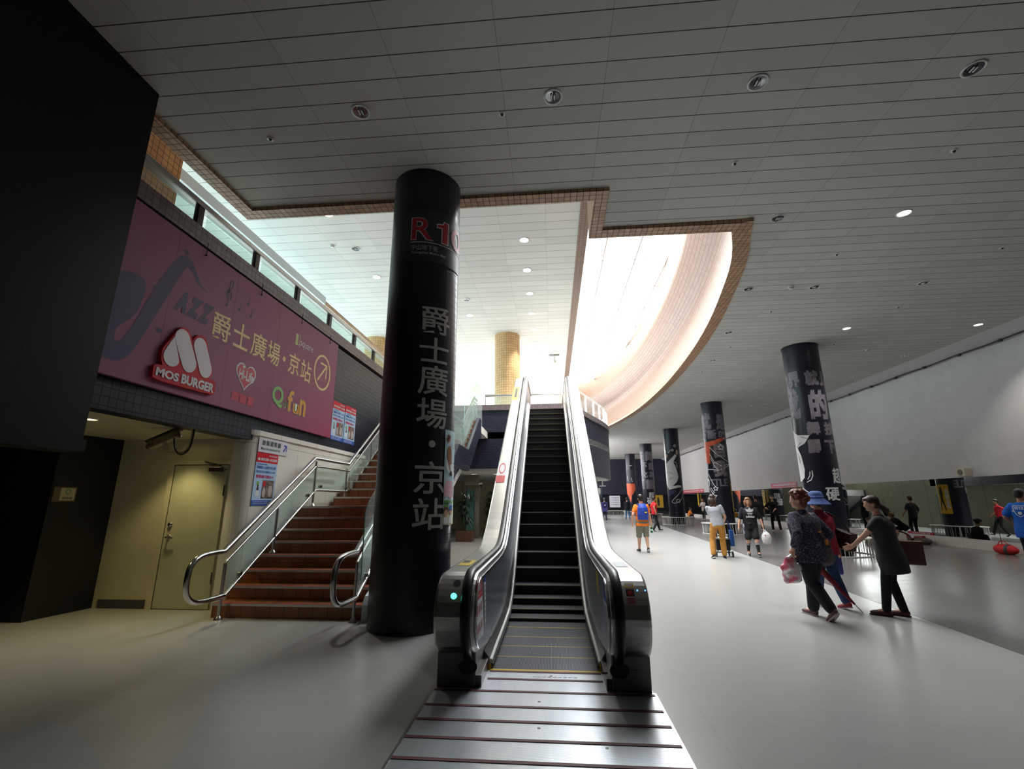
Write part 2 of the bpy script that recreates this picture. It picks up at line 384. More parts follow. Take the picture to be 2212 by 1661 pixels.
# skylight frame and glass
g = G()
for k in range(13): g.box((1.05, 8.3+k*2.15, 9.55), (6.3, 8.34+k*2.15, 9.6))
for x in (1.9, 3.0, 4.1, 5.2): g.box((x, 7.6, 9.55), (x+.04, 35, 9.6))
SKF = M('skylight_bar', (235, 235, 235), .5)
win = struct('window_1', g, SKF)
g = G(); g.box((1.0, 7.6, 9.61), (6.4, 35, 9.63)); put('pane', g, glass('roof_glass', (250, 252, 252), .02), win)
# --- right wall: white above, mirror below, skirting ledge
g = G(); g.box((13.2, -5, 2.2), (13.5, 60, 6.5)); struct('wall_right', g, WHITE)
g = G(); g.prism([(12.62, 6.25), (12.62, 6.27), (13.2, 6.27), (13.2, 6.02), (13.1, 6.03)], lambda u, v, d: (u, d, v), -5, 60); struct('trim_4', g, WHITE)
g = G(); g.box((13.16, -5, 0), (13.5, 60, .3))
SK = M('white_ledge', (226, 220, 216), .35); t = NT(SK); X = t.xyz()
t.l.new(t.mix(t.line(X[1], 1.14, 15.83, .006), lin((226, 220, 216)), lin((60, 58, 58))), bs(SK)['Base Color'])
struct('baseboard_right', g, SK)
MIR = bpy.data.materials.new('mirror_glass'); MIR.use_nodes = True; t = NT(MIR); X = t.xyz()
bs(MIR)['Metallic'].default_value = 1; bs(MIR)['Roughness'].default_value = .015
t.l.new(t.mix(t.line(X[1], 1.14, 15.83, .008), lin((192, 198, 194)), lin((30, 32, 32))), bs(MIR)['Base Color'])
g = G(); th = math.radians(.7)
g.prism([(13.185, .3), (13.185+1.92*math.tan(th), 2.22), (13.4, 2.22), (13.4, .3)], lambda u, v, d: (u, d, v), -5, 56); struct('mirror_wall', g, MIR)
# cable with clamps below the cove
g = G(); pts = []
for k in range(120): pts.append((13.06, -2+k*.5, 6.0 + .012*math.sin(k*1.3)))
g.tube(pts, .022, 8)
for k in range(32):
    y = 4+k*1.42; g.cyl((13.06, y, 6.0), (13.12, y, 6.0), .02, n=6)
tag(put('cable', g, BLACK), 'black cable clipped along the top of the white wall', 'cable')
o = bpy.data.objects['cable']
for k in range(30):
    y = 4+k*1.42; g = G(); g.cbox((13.05, y, 5.985), (.06, .1, .075)); put('clamp', g, BLACK, o)
# --- far wall, back wall
g = G(); g.box((-13, 56, 2.22), (13.5, 56.4, 6.5)); struct('wall_far', g, NAVY)
g = G(); g.box((-13, 56.2, 0), (13.5, 56.6, 2.22)); FARG = M('dark_glass', (30, 30, 36), .12); struct('wall_far_lower', g, FARG)
g = G(); g.box((-13, -5.3, 0), (14, -5, 8.7)); struct('wall_back', g, M('back_wall', (70, 66, 60), .7))
# --- left: black bulkhead, dark passage, cream recess with door
BULK = M('bulkhead_panel', (15, 16, 18), .45, spec=.2); t = NT(BULK); X = t.xyz()
j = t.math('MAXIMUM', t.line(X[1], 1.25, 2.24, .012), t.math('COMPARE', X[2], 4.14, .007))
t.l.new(t.mix(j, lin((15, 16, 18)), lin((4, 4, 5))), bs(BULK)['Base Color'])
g = G(); g.box((-4.9, -5, 2.1), (-4.59, 4.2, 6.25)); g.box((-4.9, -5, 1.99), (-4.575, 4.23, 2.1)); struct('wall_bulkhead', g, BULK)
g = G(); g.prism([(-6.9, 6.03), (-6.81, 6.9), (-6.81, 7.1), (-13, 7.1), (-13, 6.03)], lambda u, v, d: (u, v, d), 0, 2.5); g.box((-13, -5, 0), (-7.9, 6.1, 4.0)); struct('wall_passage', g, BLACKP)
g = G(); g.box((-13, 6.9, 0), (-4.95, 7.1, 2.55)); struct('wall_recess', g, CREAM)
g = G(); g.box((-13, -5, 2.47), (-4.74, 7.0, 2.6)); struct('ceiling_soffit', g, CREAM)
g = G(); g.box((-6.72, 6.885, 0), (-5.98, 6.9, .12)); struct('baseboard_recess', g, M('grey_skirting', (70, 72, 74), .5))
# --- sign wall (dark tiles) with parapet band, white panel below, upper floor
g = G(); g.box((-4.95, 3, 2.46), (-4.72, 14.2, 4.86)); struct('wall_left', g, DARKT)
g = G(); g.box((-4.93, 3, 4.86), (-4.84, 15.4, 4.96)); struct('trim_5', g, M('shadow_gap', (16, 16, 18), .6))
g = G(); g.box((-4.98, 3, 4.94), (-4.7, 15.4, 5.17)); struct('trim_6', g, BANDT)
PANEL = M('ivory_panel', (234, 231, 224), .32); t = NT(PANEL); X = t.xyz()
t.l.new(t.mix(t.math('MAXIMUM', t.line(X[1], .62, 7.06, .005), t.math('COMPARE', X[2], 2.42, .003)), lin((234, 231, 224)), lin((130, 126, 120))), bs(PANEL)['Base Color'])
g = G(); arc = [(-4.9 + .22*math.cos(a), 7.12 + .22*math.sin(a)) for a in [(-PI/2)*(1-i/8) for i in range(9)]]
g.prism([(-4.95, 6.9)] + arc + [(-4.68, 14.2), (-4.95, 14.2)], lambda u, v, d: (u, v, d), 0, 2.54)
g.prism([(-4.95, 6.88)] + [(x+.03, y-.02) for x, y in arc] + [(-4.65, 14.2), (-4.95, 14.2)], lambda u, v, d: (u, v, d), 2.54, 2.62); struct('wall_stair', g, PANEL)
UFL = M('upper_floor', (206, 202, 196), .35)
drum = smooth([(.9, 17.8), (1.4, 19.5), (2.2, 21.6), (2.78, 23.4), (3.02, 25.0), (2.9, 27.0), (2.4, 29.4), (1.5, 31.8), (.2, 34)], 4)
g = G(); g.box((-13, -5, 3.85), (-4.76, 45, ZF)); g.prism([(-4.8, 17.8)] + drum + [(.2, 45), (-4.8, 45)], lambda u, v, d: (u, v, d), 3.85, ZF); g.box((-4.76, 15.25, 3.85), (-2.45, 17.9, ZF)); g.box((-1.05, 14.0, 3.7), (.8, 17.9, ZF)); struct('floor_upper', g, UFL)
g = G(); g.box((-4.8, 17.8, 2.72), (1.0, 18.0, 4.96)); wallband(g, drum, .15, 2.55, 4.93); struct('wall_drum', g, DARKT)
g = G(); g.box((-4.8, 17.74, 4.96), (1.0, 18.02, 5.17)); wallband(g, offs(drum, -.05), .22, 4.95, 5.17); struct('trim_7', g, BANDT)
g = G(); g.prism([(-4.8, 18.0)] + [tuple(p) for p in offs(drum, .1)] + [(.2, 40), (-13, 40), (-13, 18)], lambda u, v, d: (u, v, d), 2.6, 2.74); struct('ceiling_corridor', g, M('corridor_ceiling', (206, 204, 196), .6))
g = G(); g.box((-13, 27, 0), (1.5, 27.2, 2.65)); g.box((-13, 14.2, 0), (-4.9, 14.4, 2.65)); struct('wall_corridor', g, CREAM)
g = G(); g.box((1.3, 27, 0), (1.5, 34, 2.66)); g.box((1.3, 34, 0), (1.5, 56, 3.4)); struct('wall_far_left', g, noisy('dimmed_cream_paint', (126, 124, 104), (116, 114, 96), 3, .5))  # cream wall; its dim lighting is put into the darker paint colour
g = G(); g.box((-13, 40, 2.66), (1.4, 40.2, 3.9)); g.box((.2, 34, 3.4), (1.45, 56, 6.3)); struct('wall_far_upper', g, NAVY)
# upper level: shopfront lintel, street glazing and side walls
g = G(); g.box((-7.3, 7.0, 7.5), (-6.95, 13.0, 7.74)); struct('trim_8', g, M('lintel', (206, 214, 218), .4)); g = G(); g.box((-7.25, 13.0, 7.5), (-6.95, 18.7, 7.62)); struct('trim_9', g, BROWNT)
g = G(); g.box((-10.3, -5, 7.25), (-10.0, 40, 8.5)); struct('wall_upper_left', g, WHITE)
g = G(); g.box((-8.6, 3, ZF), (-6.3, 6.44, ZU)); struct('wall_upper_core', g, ORANGET)
g = G()
for k in range(9): g.box((-10.3, 6+k*3.4, ZF), (-10.15, 6.15+k*3.4, 7.25))
g.box((-10.3, -5, 5.9), (-10.15, 40, 6.0)); w2 = struct('window_2', g, M('dark_frame', (60, 62, 64), .4))
g = G(); g.box((-10.24, -5, ZF), (-10.22, 40, 7.25)); put('pane', g, glass('street_glass', (215, 232, 236), .06), w2)
g = G(); g.box((-13.2, -5, 0), (-13, 60, 8.7)); struct('wall_outer', g, WHITE)
g = G(); g.box((-13, 45, 2.7), (1.2, 45.2, ZU+.2)); struct('wall_upper_far', g, WHITE)

# ================================================================== ESCALATOR
TAN = .645; RUN = .31; RISE = .2; Y0, Z0 = 7.37, .302
esc = empty('escalator', (-.12, 4.7, 0), 'long steel escalator with black handrails and dark steps climbing to the upper floor', 'escalator')
YC, ZCN, RN = 4.41, .565, .325        # round newel end
def deck_z(y):                        # top of the balustrade
    a = .89; b = Z0 + TAN*(y-Y0) + .98
    k = .12
    return a + k*math.log(1+math.exp((b-a)/k)) if y < 13.3 else 5.06
def deck_line(off=0.0, y0=YC, y1=15.6):
    ys = [y0+i*(6.2-y0)/5 for i in range(6)] + [6.4+i*.22 for i in range(12)] + [9.5+i*.9 for i in range(5)] + [13.5, y1]
    out = []
    for i, y in enumerate(ys):
        dz = (deck_z(y+.02)-deck_z(y-.02))/.04 if y < 13 else 0
        n = Vector((-dz, 1)).normalized(); out.append((y+n.x*off, deck_z(y)+n.y*off))
    return out
def newel_arc(r, a0=90, a1=270, n=18): return [(YC+r*math.cos(math.radians(a0+(a1-a0)*i/n)), ZCN+r*math.sin(math.radians(a0+(a1-a0)*i/n))) for i in range(n+1)]
def side_poly(off=0.0, back=0):
    top = deck_line(off)
    low = [(15.6, 3.7), (13.6, 3.6), (7.0, -.05), (6.2, -.05)]
    return list(reversed(newel_arc(RN+off, 90, 262, 18)))[:-1] + top + low
RIB = M('ribbed_tread', (92, 94, 100), .38, .8); t = NT(RIB); X = t.xyz()
rb = t.line(X[0], .014, 0, .007)
t.l.new(t.mix(rb, lin((104, 106, 112)), lin((28, 29, 32))), bs(RIB)['Base Color']); t.l.new(t.bump(t.math('SUBTRACT', 1.0, rb), .6, .004), bs(RIB)['Normal'])
RISER = M('ribbed_riser', (20, 20, 22), .5); YEL = M('yellow_edge', (214, 178, 40), .5); RED = M('red_strip', (96, 30, 40), .6)
NOSE = M('worn_yellow_nosing', (150, 138, 96), .45, .3)
PLATE = M('ribbed_plate', (190, 194, 200), .34, .75); t = NT(PLATE); X = t.xyz()
rb = t.line(X[1], .0125, 0, .005); nz = t.noise(3, t.mapv((3, .6, 1)), 4)
t.l.new(t.mix(t.math('MULTIPLY', rb, .45), t.mix(nz, lin((226, 229, 234)), lin((190, 195, 204))), lin((70, 72, 78))), bs(PLATE)['Base Color']); t.l.new(t.bump(rb, .35, .003), bs(PLATE)['Normal'])
PANELM = M('satin_panel', (166, 172, 184), .3, .85)
for sgn, xo, xi, lab in ((-1, -1.0, -.665, 'left balustrade with red no-riding signs'), (1, .76, .44, 'right balustrade with a blue sign inside')):
    x0, x1 = min(xo, xi), max(xo, xi)
    g = G(); g.prism(side_poly(), lambda u, v, d: (d, u, v), x0, x1)
    b = put('balustrade', g, STEEL, esc, bevel=.025)
    g = G(); g.box((x0+.005, 4.275, 0), (x1-.005, 6.6, .3)); g.box((x1-.01 if sgn < 0 else xi-.04, 4.3, 0), (xi+.04 if sgn < 0 else xi+.01, 6.6, .1)); put('newel_base', g, STEELD, b, bevel=.006)
    # inner panel framed by a bright rim
    xp = xi + .006*(-sgn)
    F = on_x(xp, -sgn)
    top = deck_line(-.07, YC+.02); low = [(13.4, 4.05)] + [(7.6+i*.0, .42) for i in range(1)] + [(7.2, .24), (6.75, .13), (6.3, .1), (5.6, .1)]
    pp = list(reversed(newel_arc(RN-.06, 90, 250, 14)))[:-1] + [q for q in top if q[0] < 13.4] + low
    g = G(); poly(g, pp, F, .002); put('inner_panel', g, PANELM, b)
    g = G(); pts = [F(u, v, .004) for u, v in (list(reversed(newel_arc(RN-.045, 90, 255, 14)))[:-1] + [q for q in deck_line(-.055, YC+.02)])]
    g.tube(pts, .012, 8); put('rim', g, CHROME, b)
    # joints between panel sheets
    for y, z in ((5.55, .95), (7.6, 1.42), (9.9, 2.9), (12.1, 4.3)):
        g = G(); stroke(g, [(y, z-.12), (y+.55, z-.75-.05*(y > 7))], .006, F, .0035); put('seam', g, GREYM, b)
    # skirt with pale ledge and brush
    xs0, xs1 = (-.61, -.64) if sgn < 0 else (.40, .43)
    sk = [(4.75, .06), (5.3, .075), (6.0, .08), (6.6, .1), (6.95, .2), (7.3, .38), (7.7, .62)] + [(7.37+i*1.1, Z0+.12+TAN*i*1.1) for i in range(1, 6)] + [(13.3, 4.2)]
    g = G(); vs = []
    for y, z in sk: vs += [(xs0, y, z-.35), (xs0, y, z+.03), (xi, y, z+.1), (xi, y, z-.35)]
    g.loft([vs[i*4:i*4+4] for i in range(len(sk))], True, False); put('skirt', g, STEEL, b)
    g = G(); g.tube([(xs0 - .006*sgn, y, z+.02) for y, z in sk], .016, 8); put('ledge', g, M('pale_ledge', (226, 230, 222), .35), b)
    g = G(); g.tube([(xs0 - .02*sgn, y, z-.015) for y, z in sk], .012, 6); put('brush', g, noisy('brush', (20, 20, 22), (90, 90, 94), 160, .9), b)
    # rubber handrail round the newel and up the slope
    xh = -.735 if sgn < 0 else .507
    path = [(4.36, .16)] + list(reversed(newel_arc(RN+.012, 90, 240, 16)))[:-1] + deck_line(.012)
    rings = []
    for i, (y, z) in enumerate(path):
        a = path[max(i-1, 0)]; c = path[min(i+1, len(path)-1)]; tt = Vector((c[0]-a[0], c[1]-a[1])).normalized(); n = (-tt.y, tt.x)
        rings.append([(xh+.042*math.cos(q*PI/6), y+n[0]*.026*math.sin(q*PI/6), z+n[1]*.026*math.sin(q*PI/6)) for q in range(12)])
    g = G(); g.loft(rings); put('handrail', g, BLACK, b, label='black rubber handrail')
    g = G(); disc(g, (xh, .17), .078, .06, on_y(4.272)); put('handrail_inlet', g, BLACK, b)
    for q, w in ((x0+.06, .05), (x1-.05, .05)): g = G(); g.cyl((q, 4.276, w), (q, 4.264, w), .008, n=8); put('bolt', g, STEELD, b)
    for q, w in ((xh-.12, .15), (xh+.03 if sgn < 0 else xh-.02, .085), (xh+.12*sgn, .165)): g = G(); g.box((q-.022, 4.268, w-.008), (q+.022, 4.276, w+.008)); put('maker_plate', g, STEELD, b)
L_ = [o for o in esc.children if o.name.startswith('balustrade')]
LB, RB = L_[0], L_[1]; LB['label'] = 'left balustrade with red prohibition signs and green light'; RB['label'] = 'right balustrade with yellow and white stickers'
# signs printed on the inner panels
F = on_x(-.657, 1); WS = M('sign_white', (222, 224, 230), .5); RS = M('sign_red', (200, 34, 46), .5); BLS = M('sign_blue', (36, 74, 170), .5); INK = M('sign_ink', (40, 42, 50), .6); YS = M('sticker_yellow', (222, 190, 30), .5)
g = G(); q = [(4.16, .7), (4.13, .57), (4.17, .44), (4.27, .36), (4.62, .33), (4.62, .38), (4.47, .84), (4.28, .855)]
poly(g, q, F, .001); s1 = put('safety_sign', g, WS, LB)
g = G(); poly(g, [(4.17, .72), (4.16, .68), (4.53, .68), (4.475, .845), (4.28, .857), (4.2, .8)], F, .002); put('red_header', g, RS, s1)
g = G(); lettering(g, '搭乘電扶梯', (4.24, .79, 4.44, .83), F, .003, .01); lettering(g, '安全須知', (4.24, .745, 4.44, .78), F, .003, .01); lettering(g, '請緊握扶手 站穩踏階', (4.22, .705, 4.48, .725), F, .003); put('lettering', g, WS, s1)
for i, (y, z) in enumerate(((4.24, .6), (4.35, .6), (4.46, .6), (4.28, .45), (4.39, .45), (4.5, .45))):
    g = G(); ring(g, (y, z), .042, .042, .009, F, .003); stroke(g, [(y-.028, z+.028), (y+.028, z-.028)], .007, F, .004); put('prohibition_symbol', g, RS, s1)
    g = G(); disc(g, (y-.003, z+.017), .007, .007, F, .0025, 10); stroke(g, [(y-.003, z+.01), (y+.002, z-.01), (y-.008, z-.028)], .013, F, .0025); stroke(g, [(y+.002, z-.01), (y+.016, z-.024)], .008, F, .0025)
    lettering(g, '禁止' + '奔攀坐推玩靠'[i], (y-.03, z-.068, y+.03, z-.05), F, .003); put('pictogram', g, INK, s1)
g = G(); poly(g, [(4.6, .855), (4.72, .845), (4.78, .4), (4.72, .39)], F, .001); s2 = put('notice_strip', g, WS, LB)
g = G(); poly(g, [(4.6, .855), (4.72, .845), (4.73, .76), (4.615, .77)], F, .002); put('blue_header', g, BLS, s2)
for k in range(7): g = G(); lettering(g, ('電扶梯維護', '請勿倚靠', '緊急停止', '保持通行', '小心步伐', '注意夾傷', '請站右側')[k], (4.635+k*.01, .72-k*.046, 4.725+k*.006, .74-k*.046), F, .002); put('lettering', g, INK, s2)
F = on_x(.432, -1)
g = G(); poly(g, [(4.22, .78), (4.2, .6), (4.24, .42), (4.4, .35), (4.62, .34), (4.52, .8)], F, .001); s3 = put('notice_sign', g, M('sign_pale', (190, 196, 212), .5), RB)
g = G(); poly(g, [(4.22, .78), (4.2, .66), (4.555, .66), (4.52, .8)], F, .002); put('blue_header', g, BLS, s3)
for k in range(6): g = G(); lettering(g, ('請緊握扶手', '站立於黃線內', '照顧孩童', '嚴禁嬉戲', '勿伸頭手', '緊急按鈕')[k], (4.56, .6-k*.042, 4.26, .622-k*.042), F, .002); put('lettering', g, INK, s3)
g = G(); poly(g, [(5.0, .84), (5.0, .6), (5.22, .6), (5.22, .84)], F, .001); s4 = put('yellow_notice', g, YS, RB)
g = G(); ring(g, (5.11, .78), .04, .04, .008, F, .002); [lettering(g, w, (5.2, .71-k*.035, 5.02, .73-k*.035), F, .002) for k, w in enumerate(('小心夾腳', '請勿靠近', '站穩踏階'))]; put('lettering', g, INK, s4)
# lights and stickers on the newels
g = G(); g.lathe([(0, -.012), (.02, -.01), (.026, 0)], (0, 0, 0), 20, axis='y'); me = g.mesh('indicator_light')
def nface(x, z, d=.002): a = math.asin(max(-1, min(1, (z-ZCN)/RN))); return (x, YC-(RN+d)*math.cos(a), ZCN+(RN+d)*math.sin(a))
NF = lambda u, v, d=0: nface(u, v, d)
GL = M('green_light', (120, 255, 220), .4, emit=(60, 255, 200), es=4.0)
o = put('indicator_light', me, GL, LB, label='glowing green direction light'); o.location = nface(-.84, .735, 0)
g = G(); disc(g, (-.83, .822), .03, .022, NF, .002, 20); put('indicator_lens', g, M('dark_lens', (70, 72, 78), .2), LB)
g = G(); poly(g, [(.575, .835), (.65, .835), (.65, .805), (.575, .805)], NF, .002); s5 = put('sticker', g, YS, RB)
g = G(); poly(g, [(.583, .83), (.643, .83), (.643, .822), (.613, .81), (.583, .822)], NF, .003); put('arrow_mark', g, M('pale_pink', (226, 190, 196), .6), s5)
g = G(); poly(g, [(.58, .795), (.645, .795), (.645, .75), (.58, .75)], NF, .002); s6 = put('sticker', g, INK, RB)
g = G(); disc(g, (.612, .773), .024, .017, NF, .003, 16); put('hand_mark', g, RS, s6)
g = G(); poly(g, [(.58, .742), (.645, .742), (.645, .7), (.58, .7)], NF, .002); s7 = put('sticker', g, M('pale_red', (200, 120, 116), .6), RB)
g = G(); lettering(g, '緊急停止', (.588, .724, .637, .737), NF, .003); lettering(g, '禁止觸動', (.588, .705, .637, .718), NF, .003); put('lettering', g, M('dark_red', (130, 20, 26), .6), s7)
for x in (.672, .735): g = G(); disc(g, (x, .79), .005, .004, NF, .003, 10); put('sensor_light', g, M('blue_led', (80, 140, 255), .4, emit=(70, 150, 255), es=3), RB)
T = lambda u, v, d=0: (u, v, deck_z(v)+.003+d)
def deckpatch(g, x0, x1, y0, y1, d=0):
    n = 6
    for i in range(n):
        a, b = y0+(y1-y0)*i/n, y0+(y1-y0)*(i+1)/n; g.add([T(x0, a, d), T(x1, a, d), T(x1, b, d), T(x0, b, d)], [(0, 1, 2, 3)])
g = G(); deckpatch(g, -.95, -.82, 4.8, 5.24); s8 = put('sticker', g, YS, LB, label='yellow sticker'); g = G(); deckpatch(g, -.94, -.87, 5.0, 5.2, .002); put('symbol', g, INK, s8)
g = G(); deckpatch(g, .59, .7, 4.79, 5.2); put('sticker', g, WS, RB, label='white sticker')
g = G(); deckpatch(g, -.985, -.82, 11.6, 12.5); s9 = put('sticker', g, YS, LB, label='yellow sticker'); g = G(); deckpatch(g, -.93, -.87, 11.75, 12.35, .002); put('symbol', g, INK, s9)
g = G(); deckpatch(g, -.985, -.83, 8.2, 8.85); s10 = put('sticker', g, WS, LB, label='white and red sticker'); g = G(); deckpatch(g, -.985, -.83, 8.2, 8.4, .002); put('red_band', g, RS, s10)
g = G()
for i in range(20):
    a, b = 2*PI*i/20, 2*PI*(i+1)/20
    g.add([T(-.905+r*.06*math.cos(q), 8.62+r*.17*math.sin(q), .002) for q, r in ((a, 1), (b, 1), (b, .75), (a, .75))], [(0, 1, 2, 3)])
put('prohibition_symbol', g, RS, s10)
# moving steps
XA, XB = -.6, .385
for k in range(20):
    y, z = Y0+RUN*k, Z0+RISE*k
    g = G(); g.box((XA, y+.012, z-.03), (XB, y+RUN+.02, z)); g.cur = 1; g.box((XA, y+.012, z-.42), (XB, y+.03, z-.03)); g.box((XA, y, z-.03), (XB, y+.012, z-.006)); g.cur = 2; g.box((XA, y, z-.006), (XB, y+.012, z+.001))
    put('step', g, [RIB, RISER, NOSE], esc)
yy = [4.735, 5.1, 5.45, 5.8, 6.2, 6.5, 6.78, 7.07, 7.37]; zz = [.012, .012, .012, .012, .014, .05, .1, .18]
for k in range(8):
    g = G(); g.box((XA, yy[k]+.01, zz[k]-.1), (XB, yy[k+1]+.01, zz[k])); g.cur = 1; g.box((XA, yy[k], zz[k]-.006), (XB, yy[k]+.01, zz[k]+.001))
    g.cur = 2; g.box((XA, yy[k], zz[k]-.1), (XB, yy[k]+.01, zz[k]-.006)); put('step', g, [RIB, YEL if k < 5 else NOSE, RISER], esc)
g = G(); g.box((XA-.02, 4.70, 0), (XB+.02, 4.735, .016)); put('comb', g, YEL, esc)
for x in (XA-.05, XB): g = G(); g.box((x, 4.735, 0), (x+.05, 5.2, .05)); put('skirt_guard', g, YEL, esc)
g = G(); g.prism([(6.3, .0), (7.2, .0), (13.6, 3.55), (15.6, 3.6), (15.6, 4.0), (13.5, 4.0), (7.3, .05)], lambda u, v, d: (d, u, v), XA, XB); put('truss', g, RISER, esc)
g = G(); g.box((-1.0, 2.2, .0), (.765, 4.72, .012)); fp = put('floor_plate', g, PLATE, esc)
for y in (4.68, 4.496, 4.228, 3.94, 3.70, 3.441, 3.179, 2.9, 2.6):
    g = G(); x0, x1 = (-1.0, .765) if y < 4.26 else (-.6, .39); g.box((x0, y-.016, .012), (x1, y+.016, .016)); put('red_stripe', g, RED, fp)
for x in (-1.02, .765): g = G(); g.box((x, 2.2, 0), (x+.02, 4.28, .014)); put('plate_edge', g, STEEL, fp)
for x, y in ((-.13, 3.62), (-.14, 4.05), (.3, 3.39), (.36, 3.0), (-.05, 4.6)): g = G(); g.cyl((x, y, .012), (x, y, .0135), .012, n=10); put('screw', g, STEELD, fp)
g = G(); [g.cbox((-.2+.045*k, 4.575, .0135), (.03, .014, .002)) for k in range(9)]; put('stamped_mark', g, WS, fp)
# ================================================================== STAIRCASE
SR = .178
TREAD = tiles('brown_tread', 'auto', (150, 94, 58), (132, 80, 48), (58, 40, 30), (.2, .2), .006, rough=.35)
stair = empty('staircase', (-3.55, 6.46, 0), 'brown tiled staircase with steel nosings rising beside the white panel', 'staircase')
XL, XR = -4.62, -2.48
segs = []
def flight(y, z, n, run): return [(y+run*k, z+SR*(k+1)) for k in range(n)]
fl1 = flight(6.46, 0, 8, .27); fl2 = flight(9.78, 8*SR, 8, .275); fl3 = flight(13.38, 16*SR, 7, .275)
allst = fl1 + fl2 + fl3
for i, (y, z) in enumerate(allst):
    land = i in (7, 15); nxt = allst[i+1][0] if i+1 < len(allst) else 15.6
    g = G(); g.box((XL, y, max(0, z-SR-.05)), (XR, nxt+.03, z)); s = put('landing' if land else 'step', g, TREAD, stair)
    g = G(); g.box((XL, y-.012, z-.028), (XR, y+.035, z+.004)); nz = put('nosing', g, STEEL, s)
    if i < 8 or i == 8: g = G(); g.box((XL, y+.004, z+.004), (XR, y+.022, z+.0065)); put('red_grip', g, RS, nz)
def stringer(x0, x1, dz):
    up = [(6.40, .12), (8.35, 1.5), (9.75, 1.5), (11.95, 2.95), (13.33, 2.95), (15.3, 4.22), (15.7, 4.22)]
    lo = [(15.7, 3.6), (15.25, 3.55), (13.45, 2.35), (11.9, 2.35), (9.7, .9), (8.5, .9), (7.1, 0), (6.40, 0)]
    g = G(); g.prism(up+lo, lambda u, v, d: (d, u, v), x0, x1); return g
put('stringer', stringer(XR, XR+.1, 0), [DARKT], stair)
g = G(); g.prism([(6.36, 0), (6.36, .2), (6.44, .3), (6.6, .36), (6.6, 0)], lambda u, v, d: (d, u, v), XR-.02, XR+.12); put('stringer_end', g, M('pale_cap', (206, 210, 214), .3), stair, bevel=.01)
g = G(); g.prism([(8.5, .55), (15.6, 3.75), (15.6, 3.55), (8.5, .35)], lambda u, v, d: (d, u, v), XL, XR); put('soffit', g, WHITE, stair)
GLA = glass('balustrade_glass', (240, 250, 247), .1)
def stair_rail(x, label, pts_full, posts, tall=None, loop=True):
    r = bpy.data.objects.new('handrail', None); r.location = (x, 6.4, 0); COL.objects.link(r); r['label'] = label; r.parent = stair; r.matrix_parent_inverse = Matrix.Translation(stair.location).inverted()
    P = [Vector((x, y, z)) for y, z in pts_full]
    g = G(); path = list(P)
    if loop:
        a = [(6.28, .86), (6.0, .855), (5.84, .83), (5.74, .76), (5.70, .66), (5.70, .48), (5.75, .38), (5.86, .31), (6.05, .285), (6.4, .285)]
        path = [Vector((x, y, z)) for y, z in reversed(smooth(a, 4))] + path[0:]
    g.tube(path, .034, 14); put('rail', g, CHROME, r)
    g = G(); lowp = [Vector((x, y + .06, z-.14)) for y, z in pts_full]
    g.tube(lowp, .024, 4); put('upper_bar', g, STEEL, r)
    bot = [Vector((x, y + .12, z-.58)) for y, z in pts_full]
    g = G(); g.tube(bot, .026, 4); put('bottom_bar', g, STEEL, r)
    for i in range(len(P)-1):
        a, b, c, d = lowp[i], lowp[i+1], bot[i+1], bot[i]
        g = G(); g.prism([(v.y, v.z) for v in (a.lerp(b, .02), a.lerp(b, .98), d.lerp(c, .98), d.lerp(c, .02))], lambda u, v, q: (q, u, v), x-.005, x+.005); put('glass_panel', g, GLA, r)
        for q in (.12, .88):
            m = d.lerp(c, q); g = G(); g.cyl((x-.03, m.y, m.z+.07), (x+.03, m.y, m.z+.07), .028, n=12); put('glass_clamp', g, STEELD, r)
    for y, z0, z1 in posts:
        g = G(); g.cyl((x, y, z0), (x, y, z1), .022, n=10); g.lathe([(.055, 0), (.05, .02), (.03, .04), (.022, .06)], (x, y, z0), 14); put('post', g, STEEL, r)
    if tall:
        for poly_ in tall:
            g = G(); g.prism(poly_, lambda u, v, q: (q, u, v), x+.05, x+.062); put('tall_glass_panel', g, GLA, r)
            g = G(); g.tube([(x+.056, u, v) for u, v in poly_[:3]], .008, 6); put('glass_edge', g, M('glass_edge', (150, 190, 176), .2), r)
    return r
main = [(6.3, .86), (8.5, 2.3), (9.98, 2.3), (12.05, 3.75), (13.45, 3.75), (15.45, 4.98), (16.1, 4.98)]
sr = stair_rail(-4.44, 'steel handrail with glass panels along the white stair wall', main, [(6.36, 0, .7), (7.45, .72, 1.4), (8.56, 8*SR, 2.25), (9.92, 8*SR, 2.2), (11.2, 2.15, 2.95), (12.2, 2.85, 3.6), (13.4, 2.85, 3.6)])
stair_rail(-2.6, 'steel handrail with tall glass beside the round black pillar', main, [(6.36, 0, .7), (7.45, .72, 1.4), (8.56, 8*SR, 2.25), (9.92, 8*SR, 2.2), (13.4, 2.85, 3.6), (15.4, 4.1, 4.9)],
           tall=[[(6.38, .5), (6.38, 1.38), (6.5, 1.52), (8.4, 2.95), (9.9, 2.95), (9.9, 1.6), (8.4, 1.6)], [(10.0, 1.6), (10.0, 2.95), (12.0, 4.3), (13.3, 4.3), (13.3, 2.95), (12.0, 2.95)], [(13.4, 2.95), (13.4, 4.3), (15.45, 5.52), (16.9, 5.5), (16.9, 4.2), (15.4, 4.2)]])

